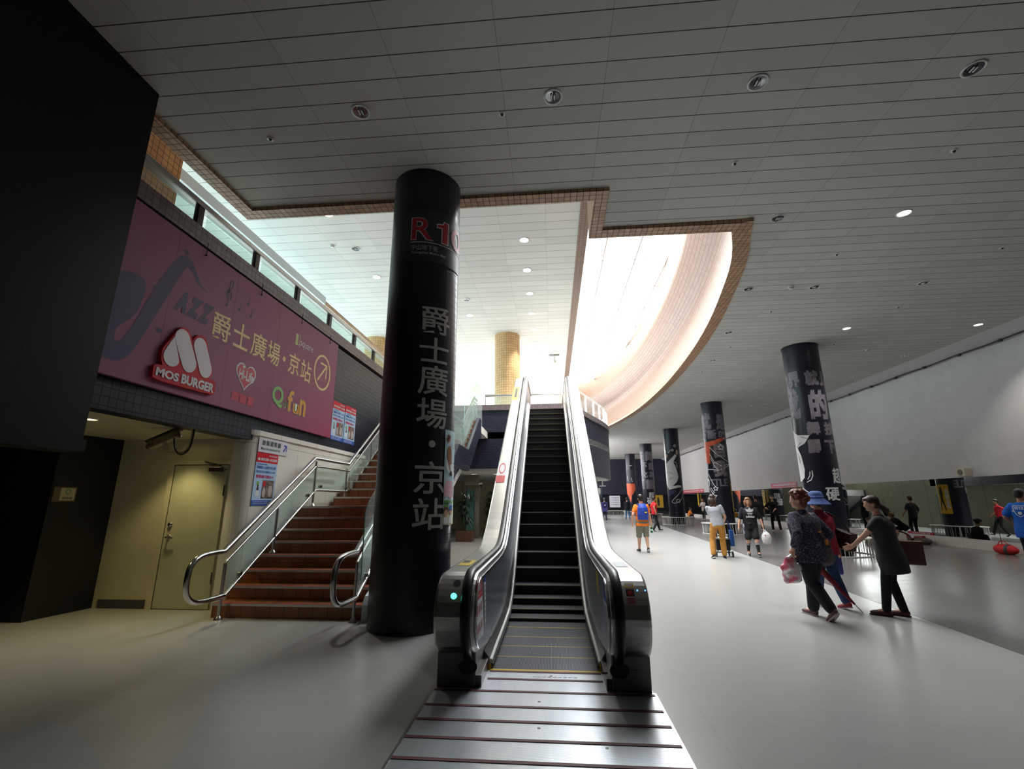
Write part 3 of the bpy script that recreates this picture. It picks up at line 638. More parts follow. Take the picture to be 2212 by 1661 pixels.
# ================================================================== ROUND PILLARS AND THEIR PRINTS
INKBLUE = noisy('navy_wrap', (24, 27, 42), (20, 22, 36), 2, .33)
SILV = noisy('silver_print', (212, 208, 206), (194, 190, 189), 40, .35)
GREYP = noisy('grey_print', (130, 123, 134), (114, 107, 118), 9, .5)
WPR = M('white_print', (226, 226, 230), .5); ORP = noisy('orange_print', (226, 106, 70), (200, 84, 54), 7, .5); SKINP = M('skin_print', (206, 160, 140), .5); NVP = M('blue_shoe_print', (60, 72, 110), .5); BKP = M('black_print', (16, 16, 20), .5); TEALP = M('teal_print', (70, 110, 120), .5)
def pillar(x, y, label, mat, z0=0, z1=ZC, group=None, R=.5):
    p = empty('pillar', (x, y, z0), label, 'pillar', group)
    g = G(); g.cyl((x, y, z0), (x, y, z1), R, n=72, cap=False); put('shaft', g, mat, p, merge=True); return p
# -- near pillar: dark tiles with a printed black wrap
PX, PY, R = -1.83, 6.23, .5
p1 = pillar(PX, PY, 'dark tiled round pillar nearest the escalator with a vertical white column of lettering', tiles('pillar_tiles', '', (42, 46, 62), (32, 36, 50), (10, 10, 14), (.1, .1), .009, rough=.28, cyl=(PX, PY, .5)))
C = on_cyl(PX, PY, R)
def strip(g, u0, u1, v0, v1, F, d, n=16):
    for i in range(n):
        a, b = u0+(u1-u0)*i/n, u0+(u1-u0)*(i+1)/n; g.add([F(a, v0, d), F(b, v0, d), F(b, v1, d), F(a, v1, d)], [(0, 1, 2, 3)], True)
g = G(); strip(g, -1.2, .47, 0, ZC, C, .004, 30); put('wrap', g, noisy('black_wrap', (15, 17, 22), (11, 13, 17), 2, .4), p1, merge=True)
g = G()
def rrect(u0, v0, u1, v1, r):
    out = []
    for cx, cy, a0 in ((u1-r, v1-r, 0), (u0+r, v1-r, 90), (u0+r, v0+r, 180), (u1-r, v0+r, 270)): out += [(cx+r*math.cos(math.radians(a0+i*15)), cy+r*math.sin(math.radians(a0+i*15))) for i in range(7)]
    return out
poly(g, rrect(-.19, 4.75, .88, 5.56, .12), C, .008, .03); pl = put('station_plate', g, M('charcoal_plate', (44, 46, 50), .4), p1)
g = G(); lettering(g, 'R', (-.075, 5.07, .24, 5.43), C, .012, .035, .03); lettering(g, '0', (.52, 5.06, .82, 5.44), C, .012, .035, .03); poly(g, [(.355, 5.07), (.475, 5.07), (.475, 5.43), (.385, 5.43), (.37, 5.385), (.28, 5.36), (.28, 5.295), (.355, 5.3)], C, .012, .03); put('lettering', g, WPR, pl, label='white outline of the red letters')
g = G(); lettering(g, 'R', (-.062, 5.082, .23, 5.42), C, .014, .012, .03); lettering(g, '0', (.532, 5.07, .81, 5.43), C, .014, .012, .03); poly(g, [(.37, 5.084), (.46, 5.084), (.46, 5.416), (.396, 5.416), (.38, 5.37), (.294, 5.35), (.294, 5.31), (.37, 5.315)], C, .014, .03); put('lettering', g, M('red_letters', (196, 32, 52), .4), pl, label='red station code')
g = G(); strip(g, -.08, .82, 5.035, 5.047, C, .012); put('underline', g, WPR, pl)
g = G(); lettering(g, '中山地下街', (-.06, 4.915, .31, 5.0), C, .012, .005, .03); lettering(g, 'Zhongshan Metro Mall', (-.06, 4.845, .43, 4.9), C, .012, .004, .03); put('lettering', g, SILV, pl)
zs = [(4.09, 3.7), (3.64, 3.3), (3.25, 2.86), (2.8, 2.42)]
for ch, (t_, b_) in zip('爵士廣場', zs):
    g = G(); lettering(g, ch, (.125, b_, .545, t_), C, .01, .012, .03); put('lettering', g, SILV, p1)
g = G(); disc(g, (.335, 2.215), .045, .045, C, .01, 24, .03); put('lettering', g, SILV, p1)
for ch, (t_, b_) in zip('京站', ((1.99, 1.6), (1.54, 1.17))):
    g = G(); lettering(g, ch, (.13, b_, .555, t_), C, .01, .012, .03); put('lettering', g, SILV, p1)
# poster wrapped on the side of the near pillar
pr = empty('poster', (PX+.48, PY-.1, 1.2), 'pale blue illustrated poster wrapped on the side of the nearest dark pillar', 'poster')
SKYP = noisy('poster_sky', (176, 214, 226), (206, 228, 232), 5, .4); t = NT(SKYP); 
g = G(); strip(g, .535, .95, 1.215, 2.42, C, .012, 14); put('sheet', g, SKYP, pr, merge=True)
PINKB = noisy('blossom', (224, 160, 176), (244, 206, 214), 30, .5); BRP = M('brown_print', (160, 104, 66), .5); GRP = M('leaf_print', (92, 160, 70), .5); HAIRP = M('hair_print', (112, 58, 44), .5); BLUP = M('blue_print', (52, 110, 190), .5)
def art(name, mat, shapes, parent, F=C, d=.015, sl=.03):
    g = G()
    for s_ in shapes: poly(g, s_, F, d, sl)
    return put(name, g, mat, parent)
def ell(u, v, a, b, n=20): return [(u+a*math.cos(2*PI*i/n), v+b*math.sin(2*PI*i/n)) for i in range(n)]
art('cloud', M('poster_white', (240, 244, 246), .5), [ell(.66, 1.98, .1, .12), ell(.78, 1.9, .08, .09), ell(.87, 1.66, .05, .08)], pr)
art('blossom', PINKB, [ell(.62, 1.68, .08, .09), ell(.7, 1.62, .09, .08), ell(.58, 1.62, .04, .06), ell(.7, 1.72, .05, .05)], pr, d=.016)
art('singer_dress', BRP, [[(.6, 2.2), (.66, 2.22), (.69, 2.1), (.7, 1.98), (.62, 1.97), (.58, 2.08)]], pr, d=.018)
art('singer_face', SKINP, [ell(.62, 2.29, .03, .035), [(.63, 1.97), (.66, 1.97), (.68, 1.88), (.655, 1.88)]], pr, d=.018)
art('singer_hair', HAIRP, [ell(.605, 2.325, .04, .035), ell(.59, 2.29, .02, .035)], pr, d=.02)
art('singer_boots', BKP, [[(.655, 1.89), (.675, 1.89), (.69, 1.83), (.66, 1.83)], [(.69, 1.89), (.71, 1.89), (.725, 1.83), (.695, 1.83)]], pr, d=.018)
art('meadow', GRP, [ell(.62, 1.5, .08, .02), ell(.8, 1.5, .12, .025), ell(.6, 1.44, .05, .05)], pr)
art('lower_ground', M('pale_yellow', (226, 226, 170), .5), [[(.536, 1.216), (.95, 1.216), (.95, 1.42), (.536, 1.42)]], pr, d=.0145)
art('child_hair', HAIRP, [ell(.59, 1.385, .055, .05)], pr, d=.017); art('child_face', SKINP, [ell(.59, 1.36, .04, .04), ell(.71, 1.375, .045, .045)], pr, d=.019)
art('child_hat', BLUP, [ell(.71, 1.425, .06, .035), [(.64, 1.41), (.79, 1.41), (.8, 1.4), (.63, 1.4)]], pr, d=.021)
art('child_shirt', M('poster_white2', (244, 240, 236), .5), [[(.55, 1.31), (.63, 1.31), (.64, 1.23), (.54, 1.23)], [(.67, 1.33), (.76, 1.33), (.78, 1.23), (.65, 1.23)]], pr, d=.018)
art('note', M('poster_red', (210, 70, 80), .5), [ell(.565, 2.3, .012, .012), ell(.76, 2.2, .01, .01), ell(.83, 2.05, .01, .01)], pr, d=.017)
g = G(); lettering(g, '地下街音樂會', (.54, 1.465, .66, 1.49), C, .017, .01, .03); [lettering(g, w, (.79, 1.98-k*.05, .93, 2.01-k*.05), C, .017, .01, .03) for k, w in enumerate(('歡迎光臨', '爵士音樂', '免費入場'))]; put('lettering', g, M('poster_ink', (60, 70, 110), .5), pr)
# -- row of round navy pillars on the right
POS = [(7.98, 14.89), (8.04, 23.69), (8.12, 32.45), (8.09, 41.05), (8.14, 49.86)]
LAB = ['large navy round pillar behind the three women, printed with a white trouser leg', 'navy round pillar printed with an orange jacketed dancer and white cords', 'navy round pillar printed with a leaping white suited dancer', 'navy round pillar printed only with columns of grey lettering', 'farthest navy round pillar, printed with an orange trousered dancer']
ps = [pillar(x, y, l, INKBLUE) for (x, y), l in zip(POS, LAB)]
for p, (x, y) in zip(ps, POS):
    g = G(); g.cyl((x, y, ZC-.05), (x, y, ZC-.005), .515, n=48); put('collar', g, BLACK, p)
def T_(p, c, items, mat, bold=.06):
    F = on_cyl(*c, .5)
    for ch, u0, v0, u1, v1 in items:
        g = G(); lettering(g, ch, (u0, v0, u1, v1), F, .006, bold, .03); put('lettering', g, mat, p)
def A_(p, c, name, mat, shapes, d=.008): return art(name, mat, shapes, p, on_cyl(*c, .5), d)
def S_(p, c, name, mat, lines, w, d=.01):
    g = G(); F = on_cyl(*c, .5)
    for l in lines: stroke(g, l, w, F, d, 3)
    return put(name, g, mat, p)
def star(u, v, r): return [(u+(r if i % 2 == 0 else r*.45)*math.sin(PI*i/5), v+(r if i % 2 == 0 else r*.45)*math.cos(PI*i/5)) for i in range(11)]
p, c = ps[0], POS[0]
T_(p, c, [('世', -1.12, 4.93, -.8, 5.38), ('界', -.74, 4.91, -.38, 5.36), ('就', -.22, 4.9, .13, 5.33), ('是', .2, 4.88, .56, 5.3), ('我', -1.1, 3.95, -.5, 4.85), ('的', -.2, 3.88, .3, 4.7), ('舞', -.38, 3.4, -.06, 3.77), ('技', .08, 3.38, .42, 3.73), ('腳', -.42, 2.87, -.12, 3.24), ('下', .02, 2.84, .36, 3.2)], GREYP)
T_(p, c, [('超', .09, 1.98, .38, 2.4), ('硬', -.16, 1.5, .2, 1.85)], WPR, .03)
A_(p, c, 'dancer_shirt', WPR, [[(-1.15, 4.1), (-1.0, 3.65), (-.7, 3.42), (-.34, 3.38), (-.5, 3.15), (-.77, 3.05), (-1.15, 2.95)]])
A_(p, c, 'dancer_leg', WPR, [[(-1.15, 2.92), (-.8, 3.06), (-.68, 2.8), (-.63, 2.4), (-.68, 2.15), (-.85, 2.05), (-1.15, 2.06)]])
S_(p, c, 'fold_line', BKP, [[(-.6, 3.36), (-.38, 3.28), (-.5, 3.15)], [(-.82, 3.05), (-.6, 3.2)], [(-.78, 2.8), (-.76, 2.55)], [(-.84, 2.9), (-.8, 2.6)]], .015)
S_(p, c, 'swing_line', WPR, [[(-.58, 2.1), (-.5, 2.2), (-.48, 2.32)], [(-.62, 2.02), (-.48, 2.08), (-.42, 2.2), (-.42, 2.35)], [(-.85, 1.86), (-.5, 1.66)]], .025)
p, c = ps[1], POS[1]
T_(p, c, [('就', -.93, 4.92, -.29, 5.68), ('是', -.02, 4.87, .44, 5.56), ('斷', -.47, 4.42, -.09, 4.83), ('的', .05, 4.48, .47, 4.78), ('自', -.23, 3.52, .25, 4.2), ('我', -.35, 2.65, .23, 3.33), ('不', -.9, 4.42, -.55, 4.85)], GREYP)
T_(p, c, [('TTLE', -.64, 2.16, .22, 2.5)], GREYP, .03)
A_(p, c, 'dancer_jacket', ORP, [[(-1.1, 4.4), (-.72, 4.26), (-.25, 4.32), (.19, 4.47), (.24, 4.33), (-.17, 4.13), (-.42, 4.05), (-.45, 3.75), (-.5, 3.22), (-.9, 3.3), (-1.1, 3.4)]])
A_(p, c, 'dancer_hand', SKINP, [ell(.31, 4.42, .09, .05)])
A_(p, c, 'dancer_leg', M('pale_denim', (150, 160, 176), .5), [[(-.95, 3.3), (-.62, 3.22), (-.7, 2.9), (-.78, 2.5), (-1.0, 2.6)]])
A_(p, c, 'dancer_shoe', WPR, [ell(-.78, 2.35, .12, .2)]); A_(p, c, 'shoe_upper', TEALP, [ell(-.78, 2.3, .08, .13)], .011)
S_(p, c, 'cord', WPR, [[(-.45, 4.02), (-.2, 3.7), (.2, 3.4), (.55, 3.27)], [(-.47, 3.7), (-.3, 3.3), (0, 3.1), (.5, 3.2)], [(-.45, 3.5), (-.3, 3.1), (-.15, 2.89), (.25, 3.05), (.55, 3.22)], [(-.72, 2.97), (-.4, 2.95), (-.15, 2.89)], [(-.7, 2.75), (-.5, 2.4), (-.38, 2.15)], [(-.72, 2.1), (-.55, 1.85)], [(-.62, 2.1), (-.42, 1.85)]], .03)
S_(p, c, 'star_outline', WPR, [star(.07, 3.98, .16), star(-.36, 2.06, .12), star(-.52, 1.68, .2)], .035)
p, c = ps[2], POS[2]
A_(p, c, 'dancer_suit', WPR, [[(-1.0, 4.3), (-.85, 4.36), (-.6, 3.9), (-.2, 4.25), (.06, 4.52), (.16, 4.42), (-.1, 4.0), (.0, 3.75), (.12, 3.3), (.16, 3.0), (.02, 2.7), (-.26, 2.42), (.1, 2.5), (.27, 2.46), (.28, 2.36), (.02, 2.33), (-.35, 2.24), (-.52, 2.2), (-.8, 2.55), (-1.05, 2.62)]])
A_(p, c, 'dancer_hand', SKINP, [ell(-.52, 4.42, .07, .13), ell(.19, 4.64, .08, .16)], .011)
A_(p, c, 'dancer_shoe', NVP, [[(-.5, 2.2), (-.12, 2.16), (-.2, 1.98), (-.55, 1.78), (-.68, 1.84)]], .011)
S_(p, c, 'sketch_line', BKP, [[(-.75, 4.1), (-.5, 3.5), (-.6, 3.2)], [(-.15, 3.2), (-.45, 3.35), (-.7, 3.3)], [(-.5, 2.9), (-.15, 3.05)], [(-.52, 2.84), (-.17, 2.98)]], .02, .011)
S_(p, c, 'cord', WPR, [[(-.2, 4.05), (.1, 3.95), (.12, 3.6)], smooth([(.33, 2.5), (.3, 2.2), (-.1, 1.75), (-.36, 1.5), (-.3, 1.36), (.0, 1.42), (.3, 1.7), (.42, 2.2)], 3), ell(.02, 1.5, .12, .1)], .03)
S_(p, c, 'star_outline', WPR, [star(.08, 5.06, .1), star(-.09, 4.78, .09), star(-.6, 4.72, .09), [(-.4, 4.6), (-.2, 4.8)]], .025)
T_(p, c, [('就', -1.05, 5.2, -.85, 5.7), ('永', -1.05, 4.6, -.85, 5.1)], GREYP)
p, c = ps[3], POS[3]
T_(p, c, [('街', -.85, 4.73, -.45, 5.6), ('舞', -.2, 4.8, .46, 5.56), ('我', -1.0, 4.1, -.6, 4.65), ('不', -.56, 4.1, -.12, 4.64), ('能', .03, 4.07, .46, 4.62), ('的', -1.0, 3.4, -.62, 3.9), ('化', -.58, 3.42, -.1, 3.9), ('為', .02, 3.42, .46, 3.88), ('可', -.85, 2.5, -.42, 3.26), ('能', -.25, 2.5, .42, 3.24)], GREYP)
T_(p, c, [('超', -.1, 1.78, .36, 2.2), ('硬', -.27, 1.24, .2, 1.74)], WPR, .03)
p, c = ps[4], POS[4]
A_(p, c, 'dancer_trousers', ORP, [[(-.86, 3.27), (-.1, 3.2), (.22, 3.24), (.32, 2.74), (.1, 2.3), (-.1, 2.05), (-.25, 1.3), (-.47, 1.95), (-.86, 2.4)]])
A_(p, c, 'dancer_top', M('dim_print', (44, 46, 58), .5), [[(-.7, 3.27), (-.55, 4.65), (.25, 4.63), (.2, 3.24)]])
S_(p, c, 'sketch_line', WPR, [[(-.5, 4.0), (-.42, 3.5)], [(-.1, 3.8), (.02, 3.4)], [(-.2, 5.0), (.1, 5.05)]], .035, .011)
T_(p, c, [('舞', -1.0, 4.0, -.75, 4.5), ('動', -1.0, 3.4, -.75, 3.9)], GREYP)
for p, c in zip(ps, POS):
    T_(p, c, [('超', 1.35, 1.78, 1.8, 2.2), ('硬', 1.3, 1.24, 1.75, 1.74), ('我', -1.6, 3.2, -1.15, 3.9), ('的', 1.3, 3.2, 1.75, 3.9)], WPR if c is POS[3] else GREYP, .05)
yp = empty('poster', (8.55, 23.6, 1.0), 'yellow dance contest poster on the second navy pillar, facing the mirror', 'poster')
F2 = on_cyl(8.04, 23.69, .5); g = G(); strip(g, .42, 1.12, 1.0, 2.3, F2, .006, 12); put('sheet', g, M('poster_yellow', (232, 176, 36), .5), yp, merge=True)
art('figure', BKP, [[(.7, 2.2), (.78, 2.2), (.84, 1.9), (.8, 1.7), (.92, 1.15), (.88, 1.13), (.76, 1.55), (.66, 1.15), (.62, 1.17), (.7, 1.7), (.66, 1.9)]], yp, F2, .009)
for k, ch in enumerate('街舞大賽'):
    g = G(); lettering(g, ch, (.95, 1.9-k*.22, 1.08, 2.08-k*.22), F2, .009, .03, .03); lettering(g, '校園盃賽'[k], (.46, 1.9-k*.22, .58, 2.08-k*.22), F2, .009, .03, .03); put('lettering', g, WPR, yp)
# -- tan tiled pillars on the upper floor
for (x, y), l in zip(((-1.8, 19.1), (-7.6, 19.1)), ('tan tiled round pillar on the upper floor behind the escalator top', 'tan tiled round pillar on the upper floor left of the nearest dark pillar')):
    pillar(x, y, l, tiles('tan_pillar_%d' % int(-x), '', (222, 186, 136), (206, 168, 118), (120, 96, 72), (.105, .105), .009, rough=.4, cyl=(x, y, .54)), ZF, ZU, R=.54)
# ================================================================== THE BIG SIGN ON THE TILED WALL
XS = -4.64
sg = empty('sign_board', (-4.66, 6.9, 2.82), 'wide plum sign board with gold lettering and shop emblems on the dark tiled wall', 'sign')
PLUM = M('plum_board', (152, 92, 122), .5, spec=.25); t = NT(PLUM); X = t.xyz()
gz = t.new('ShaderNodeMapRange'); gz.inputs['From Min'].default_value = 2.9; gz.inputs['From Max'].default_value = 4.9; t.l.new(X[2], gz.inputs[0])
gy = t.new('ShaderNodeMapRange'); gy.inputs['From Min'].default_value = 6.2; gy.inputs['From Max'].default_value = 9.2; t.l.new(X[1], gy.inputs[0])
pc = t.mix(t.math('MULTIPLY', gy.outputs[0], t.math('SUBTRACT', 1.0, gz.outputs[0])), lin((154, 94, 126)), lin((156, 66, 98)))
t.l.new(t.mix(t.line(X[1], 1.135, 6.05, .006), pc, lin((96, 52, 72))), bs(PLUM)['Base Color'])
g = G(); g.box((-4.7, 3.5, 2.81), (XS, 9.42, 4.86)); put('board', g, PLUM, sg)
F = on_x(XS)
GOLD = noisy('gold_print', (236, 214, 152), (228, 204, 142), 8, .45); DIM = M('dusk_blue_print', (86, 80, 112), .5, spec=.25)
saxo = smooth([(5.55, 4.28), (5.38, 4.33), (5.28, 4.44), (5.14, 4.58), (5.0, 4.56), (4.88, 4.4), (4.78, 4.17), (4.66, 3.86), (4.56, 3.56), (4.46, 3.3), (4.38, 3.19), (4.33, 3.24), (4.36, 3.36), (4.48, 3.5), (4.56, 3.7), (4.55, 4.0), (4.2, 3.93), (4.0, 3.5), (4.05, 3.15), (4.25, 2.98), (4.45, 3.0), (4.56, 3.12), (4.66, 3.35), (4.78, 3.66), (4.92, 4.02), (5.02, 4.3), (5.1, 4.45), (5.2, 4.42), (5.32, 4.32)], 4, True)
g = G(); poly(g, saxo, F, .002)
for k in range(7): disc(g, (4.72+k*.055, 3.98+k*.11), .045, .03, F, .0022, 10)
disc(g, (4.86, 3.5), .05, .03, F, .0022, 10); put('saxophone_print', g, DIM, sg)
for ch, u in zip('AZZ', (5.0, 5.2, 5.4)):
    g = G(); lettering(g, ch, (u, 3.84, u+.19, 4.13), F, .002, .09, italic=.25); put('lettering', g, DIM, sg)
g = G(); ring(g, (5.91, 4.44), .06, .08, .022, F, .002); stroke(g, smooth([(5.9, 4.28), (5.9, 4.62), (5.95, 4.67), (5.95, 4.58), (5.86, 4.46)], 4), .02, F, .0022); disc(g, (5.885, 4.27), .02, .02, F, .002, 10); put('clef_print', g, DIM, sg)
for u, v in ((6.18, 4.38), (6.35, 4.54), (6.45, 4.38)):
    g = G(); disc(g, (u-.02, v-.06), .025, .02, F, .002, 12); stroke(g, [(u, v-.06), (u, v+.07), (u+.04, v+.04)], .012, F, .002); put('note_print', g, DIM, sg)
boxes = dict(zip('爵士廣場京站', ((5.68, 3.73, 6.05, 4.11), (6.115, 3.75, 6.48, 4.13), (6.53, 3.74, 6.92, 4.13), (6.965, 3.75, 7.31, 4.13), (7.6, 3.75, 7.95, 4.13), (8.01, 3.73, 8.385, 4.12))))
for ch, b in boxes.items(): g = G(); lettering(g, ch, b, F, .003, .012); put('lettering', g, GOLD, sg)
g = G(); disc(g, (7.45, 3.94), .045, .045, F, .003); put('lettering', g, GOLD, sg)
g = G(); ring(g, (8.83, 4.07), .345, .37, .045, F, .003, 48); stroke(g, [(8.66, 3.88), (8.98, 4.24)], .045, F, .003); stroke(g, [(8.73, 4.25), (8.99, 4.25), (8.985, 3.97)], .045, F, .0032); put('arrow_emblem', g, GOLD, sg)
LIME = M('lime_print', (190, 206, 120), .5)
g = G(); poly(g, [(7.74, 4.31), (7.81, 4.31), (7.81, 4.52), (7.74, 4.52)], F, .003); e1 = put('shop_emblem', g, LIME, sg)
g = G(); stroke(g, [(7.745, 4.315), (7.745, 4.52), (7.87, 4.52), (7.87, 4.33), (7.745, 4.33)], .012, F, .004); stroke(g, [(7.85, 4.35), (7.9, 4.3)], .014, F, .004); stroke(g, [(7.81, 4.33), (7.81, 4.52)], .012, F, .004); put('frame_mark', g, M('cream_print', (236, 234, 200), .5), e1)
g = G(); lettering(g, 'square', (7.9, 4.3, 8.37, 4.44), F, .003); put('lettering', g, WPR, e1)
# heart emblem
def heart(cx, cz, a, b): return [(cx+a*(math.sin(t_)**3), cz+b*(13*math.cos(t_)-5*math.cos(2*t_)-2*math.cos(3*t_)-math.cos(4*t_))/16) for t_ in [2*PI*i/48 for i in range(48)]]
PKR = M('coral_red', (206, 62, 84), .5)
g = G(); poly(g, heart(6.515, 3.38, .235, .235), F, .003); h = put('heart_emblem', g, WPR, sg)
g = G(); poly(g, heart(6.515, 3.38, .208, .205), F, .005); put('heart_field', g, PKR, h)
g = G(); lettering(g, 'Hi-Life', (6.35, 3.3, 6.7, 3.46), F, .007, .03); poly(g, heart(6.44, 3.5, .03, .03), F, .007); put('lettering', g, WPR, h)
g = G(); lettering(g, '萊爾富', (6.26, 2.95, 6.77, 3.09), F, .004, .05); put('lettering', g, PKR, h)
# green and orange lettering
GRN = M('soft_green', (132, 190, 98), .5); ORA = M('soft_orange', (226, 160, 50), .5); OUTL = M('outline_blue', (110, 110, 130), .5)
g = G()
for mk, dd, bo in ((0, .003, .075), (1, .005, .045)):
    g.cur = mk; lettering(g, 'Q', (7.235-.015*(1-mk), 3.07-.01*(1-mk), 7.56+.015*(1-mk), 3.43+.01*(1-mk)), F, dd, bo-.02); lettering(g, '小', (7.575, 3.1, 7.72, 3.24), F, dd, bo-.03)
put('lettering', g, [OUTL, GRN], sg)
g = G()
for mk, dd, bo in ((0, .003, .075), (1, .005, .045)):
    g.cur = mk; e_ = .012*(1-mk)
    lettering(g, 'f', (7.7-e_, 3.07-e_, 7.88+e_, 3.45+e_), F, dd, bo-.02); lettering(g, 'u', (7.89-e_, 3.06-e_, 8.09+e_, 3.24+e_), F, dd, bo-.02); lettering(g, 'n', (8.11-e_, 3.06-e_, 8.32+e_, 3.36+e_), F, dd, bo-.02)
put('lettering', g, [OUTL, ORA], sg)
g = G(); poly(g, ell(7.99, 3.17, .06, .08), F, .006); put('fruit_mark', g, M('pale_mint', (214, 232, 214), .5), sg)
# raised burger shop emblem
ER = M('emblem_red', (200, 12, 40), .5, spec=.25); EW = M('emblem_white', (218, 214, 224), .35)
eb = empty('raised_emblem', (XS+.03, 5.3, 2.92), 'raised red and white emblem with three white loops at the left of the plum sign', 'emblem')
def capsule(a, b, r, n=14):
    a, b = Vector(a), Vector(b); t_ = (b-a).normalized(); nn = Vector((-t_.y, t_.x)); ang = math.atan2(nn.y, nn.x)
    return [(a.x+r*math.cos(ang+PI*i/n), a.y+r*math.sin(ang+PI*i/n)) for i in range(n+1)] + [(b.x+r*math.cos(ang+PI+PI*i/n), b.y+r*math.sin(ang+PI+PI*i/n)) for i in range(n+1)]
drop = [(5.04, 3.48), (4.98, 3.36)] + [(5.055+.125*math.cos(math.radians(a_)), 3.225+.118*math.sin(math.radians(a_))) for a_ in range(160, 350, 12)] + [(5.155, 3.25)]
loops = [drop, capsule((5.165, 3.5), (5.335, 3.225), .118), capsule((5.47, 3.5), (5.625, 3.225), .112)]
B2 = lambda z0: (lambda u, v, d: (XS+z0+d, u, v))
outl = [(4.84, 2.92), (4.83, 3.05), (4.87, 3.08), (4.95, 3.085), (4.915, 3.16), (4.905, 3.24), (4.925, 3.32), (5.0, 3.44), (5.04, 3.515), (5.075, 3.56), (5.11, 3.62), (5.17, 3.655), (5.24, 3.64), (5.3, 3.58), (5.33, 3.52), (5.36, 3.58), (5.4, 3.63), (5.47, 3.655), (5.54, 3.64), (5.59, 3.58), (5.64, 3.45), (5.7, 3.35), (5.755, 3.25), (5.76, 3.18), (5.73, 3.12), (5.82, 3.12), (5.85, 3.1), (5.86, 2.95), (5.82, 2.92), (5.72, 2.925), (5.6, 2.91), (5.48, 2.915), (5.36, 2.905), (5.22, 2.905), (5.08, 2.9), (4.95, 2.9)]
g = G(); g.prism(outl, lambda u, v, d: (XS+d, u, v), .004, .05); put('backing', g, ER, eb)
g = G()
for l in loops: g.prism(l, lambda u, v, d: (XS+d, u, v), .05, .056)
put('loops', g, EW, eb)
g = G(); lettering(g, 'MOS', (4.87, 2.945, 5.215, 3.05), F, .054, .045); lettering(g, 'BURGER', (5.255, 2.945, 5.83, 3.07), F, .054, .045); put('lettering', g, EW, eb)
for y in (5.35, 6.6, 7.85, 9.0):
    g = G(); g.cyl((XS+.02, y, 4.77), (XS+.02, y, 4.95), .006, n=6); g.ball((XS+.02, y, 4.765), .014, 8, 6); put('hanging_wire', g, BLACK, sg)

# ================================================================== DOOR, CAMERA, SIGNS, LAMPS
DOORM = noisy('door_paint', (190, 190, 160), (182, 182, 152), 3, .4)
g = G(); g.box((-5.84, 6.875, .01), (-4.98, 6.9, 2.06)); d1 = struct('door_1', g, DOORM)
g = G(); g.box((-5.93, 6.86, 0), (-5.85, 6.9, 2.07)); g.box((-5.93, 6.86, 2.07), (-4.95, 6.9, 2.13)); put('door_frame', g, CREAM, d1)
g = G(); g.box((-5.85, 6.874, 0), (-5.84, 6.9, 2.06)); g.box((-5.85, 6.874, 2.06), (-4.98, 6.9, 2.07)); put('door_gap', g, M('dark_gap', (20, 20, 18), .8), d1)
g = G(); g.lathe([(0, -.03), (.028, -.028), (.034, 0)], (-5.76, 6.875, 1.18), 20, axis='y'); put('deadbolt', g, CHROME, d1)
g = G(); g.lathe([(.03, -.012), (.036, 0)], (-5.76, 6.875, 1.0), 20, axis='y'); g.cyl((-5.76, 6.875, 1.0), (-5.76, 6.81, 1.0), .012, n=10); g.tube([(-5.765, 6.81, 1.0), (-5.7, 6.81, 1.0), (-5.64, 6.815, .985)], .012, 10); put('door_handle', g, CHROME, d1)
g = G(); g.box((-5.25, 6.82, 1.96), (-5.04, 6.875, 2.03)); put('door_closer', g, STEELD, d1, bevel=.008)
g = G(); g.tube([(-5.06, 6.84, 2.04), (-5.12, 6.8, 2.07), (-5.34, 6.845, 2.115)], .01, 6); put('closer_arm', g, STEELD, d1)
for z in (.35, 1.6): g = G(); g.cyl((-4.985, 6.868, z), (-4.985, 6.868, z+.16), .011, n=8); put('hinge', g, STEELD, d1)
g = G(); g.box((-5.02, 6.873, 1.985), (-4.99, 6.876, 2.0)); put('door_number', g, INK, d1)
# double door far on the left wall, seen in the mirror
g = G(); g.box((1.5, 31.4, .01), (1.53, 33.3, 2.1)); d2 = struct('door_2', g, M('steel_door', (120, 122, 118), .4))
for y in (31.38, 32.34, 33.3): g = G(); g.box((1.5, y-.012, 0), (1.54, y+.012, 2.12)); put('door_gap', g, INK, d2)
g = G(); g.box((1.53, 32.2, 1.0), (1.57, 32.3, 1.04)); put('door_handle', g, CHROME, d2)
# security camera under the soffit
GB = noisy('taupe_enamel', (120, 108, 82), (110, 98, 74), 9, .35)
cc = empty('security_camera', (-4.75, 5.8, 2.47), 'taupe tube security camera hanging from the cream soffit by a bent bracket', 'camera')
R_ = Matrix.Rotation(-math.radians(23), 3, 'Y')
g = G(); g.cbox((-5.16, 5.8, 2.315), (.4, .11, .1), R_); put('body', g, GB, cc, bevel=.012)
g = G(); g.cbox((-5.165, 5.8, 2.375), (.44, .13, .02), R_); put('sun_shield', g, M('dark_brown', (58, 46, 34), .5), cc)
g = G(); g.cbox((-5.3, 5.742, 2.245), (.09, .004, .03), R_); put('maker_plate', g, STEELD, cc)
g = G(); g.cyl((-5.355, 5.8, 2.23), (-5.37, 5.8, 2.223), .038, n=16); put('lens', g, M('lens', (14, 14, 18), .1), cc)
g = G(); g.tube(smooth([(-5.07, 5.8, 2.14), (-4.92, 5.8, 2.14), (-4.83, 5.8, 2.16), (-4.775, 5.8, 2.23), (-4.765, 5.8, 2.35), (-4.765, 5.8, 2.47)], 4), .017, 10); g.cyl((-4.765, 5.8, 2.455), (-4.765, 5.8, 2.47), .035, n=14); g.tube([(-5.07, 5.8, 2.14), (-5.1, 5.8, 2.2), (-5.14, 5.8, 2.28)], .02, 8); put('bracket', g, M('beige_pipe', (178, 168, 136), .35), cc)
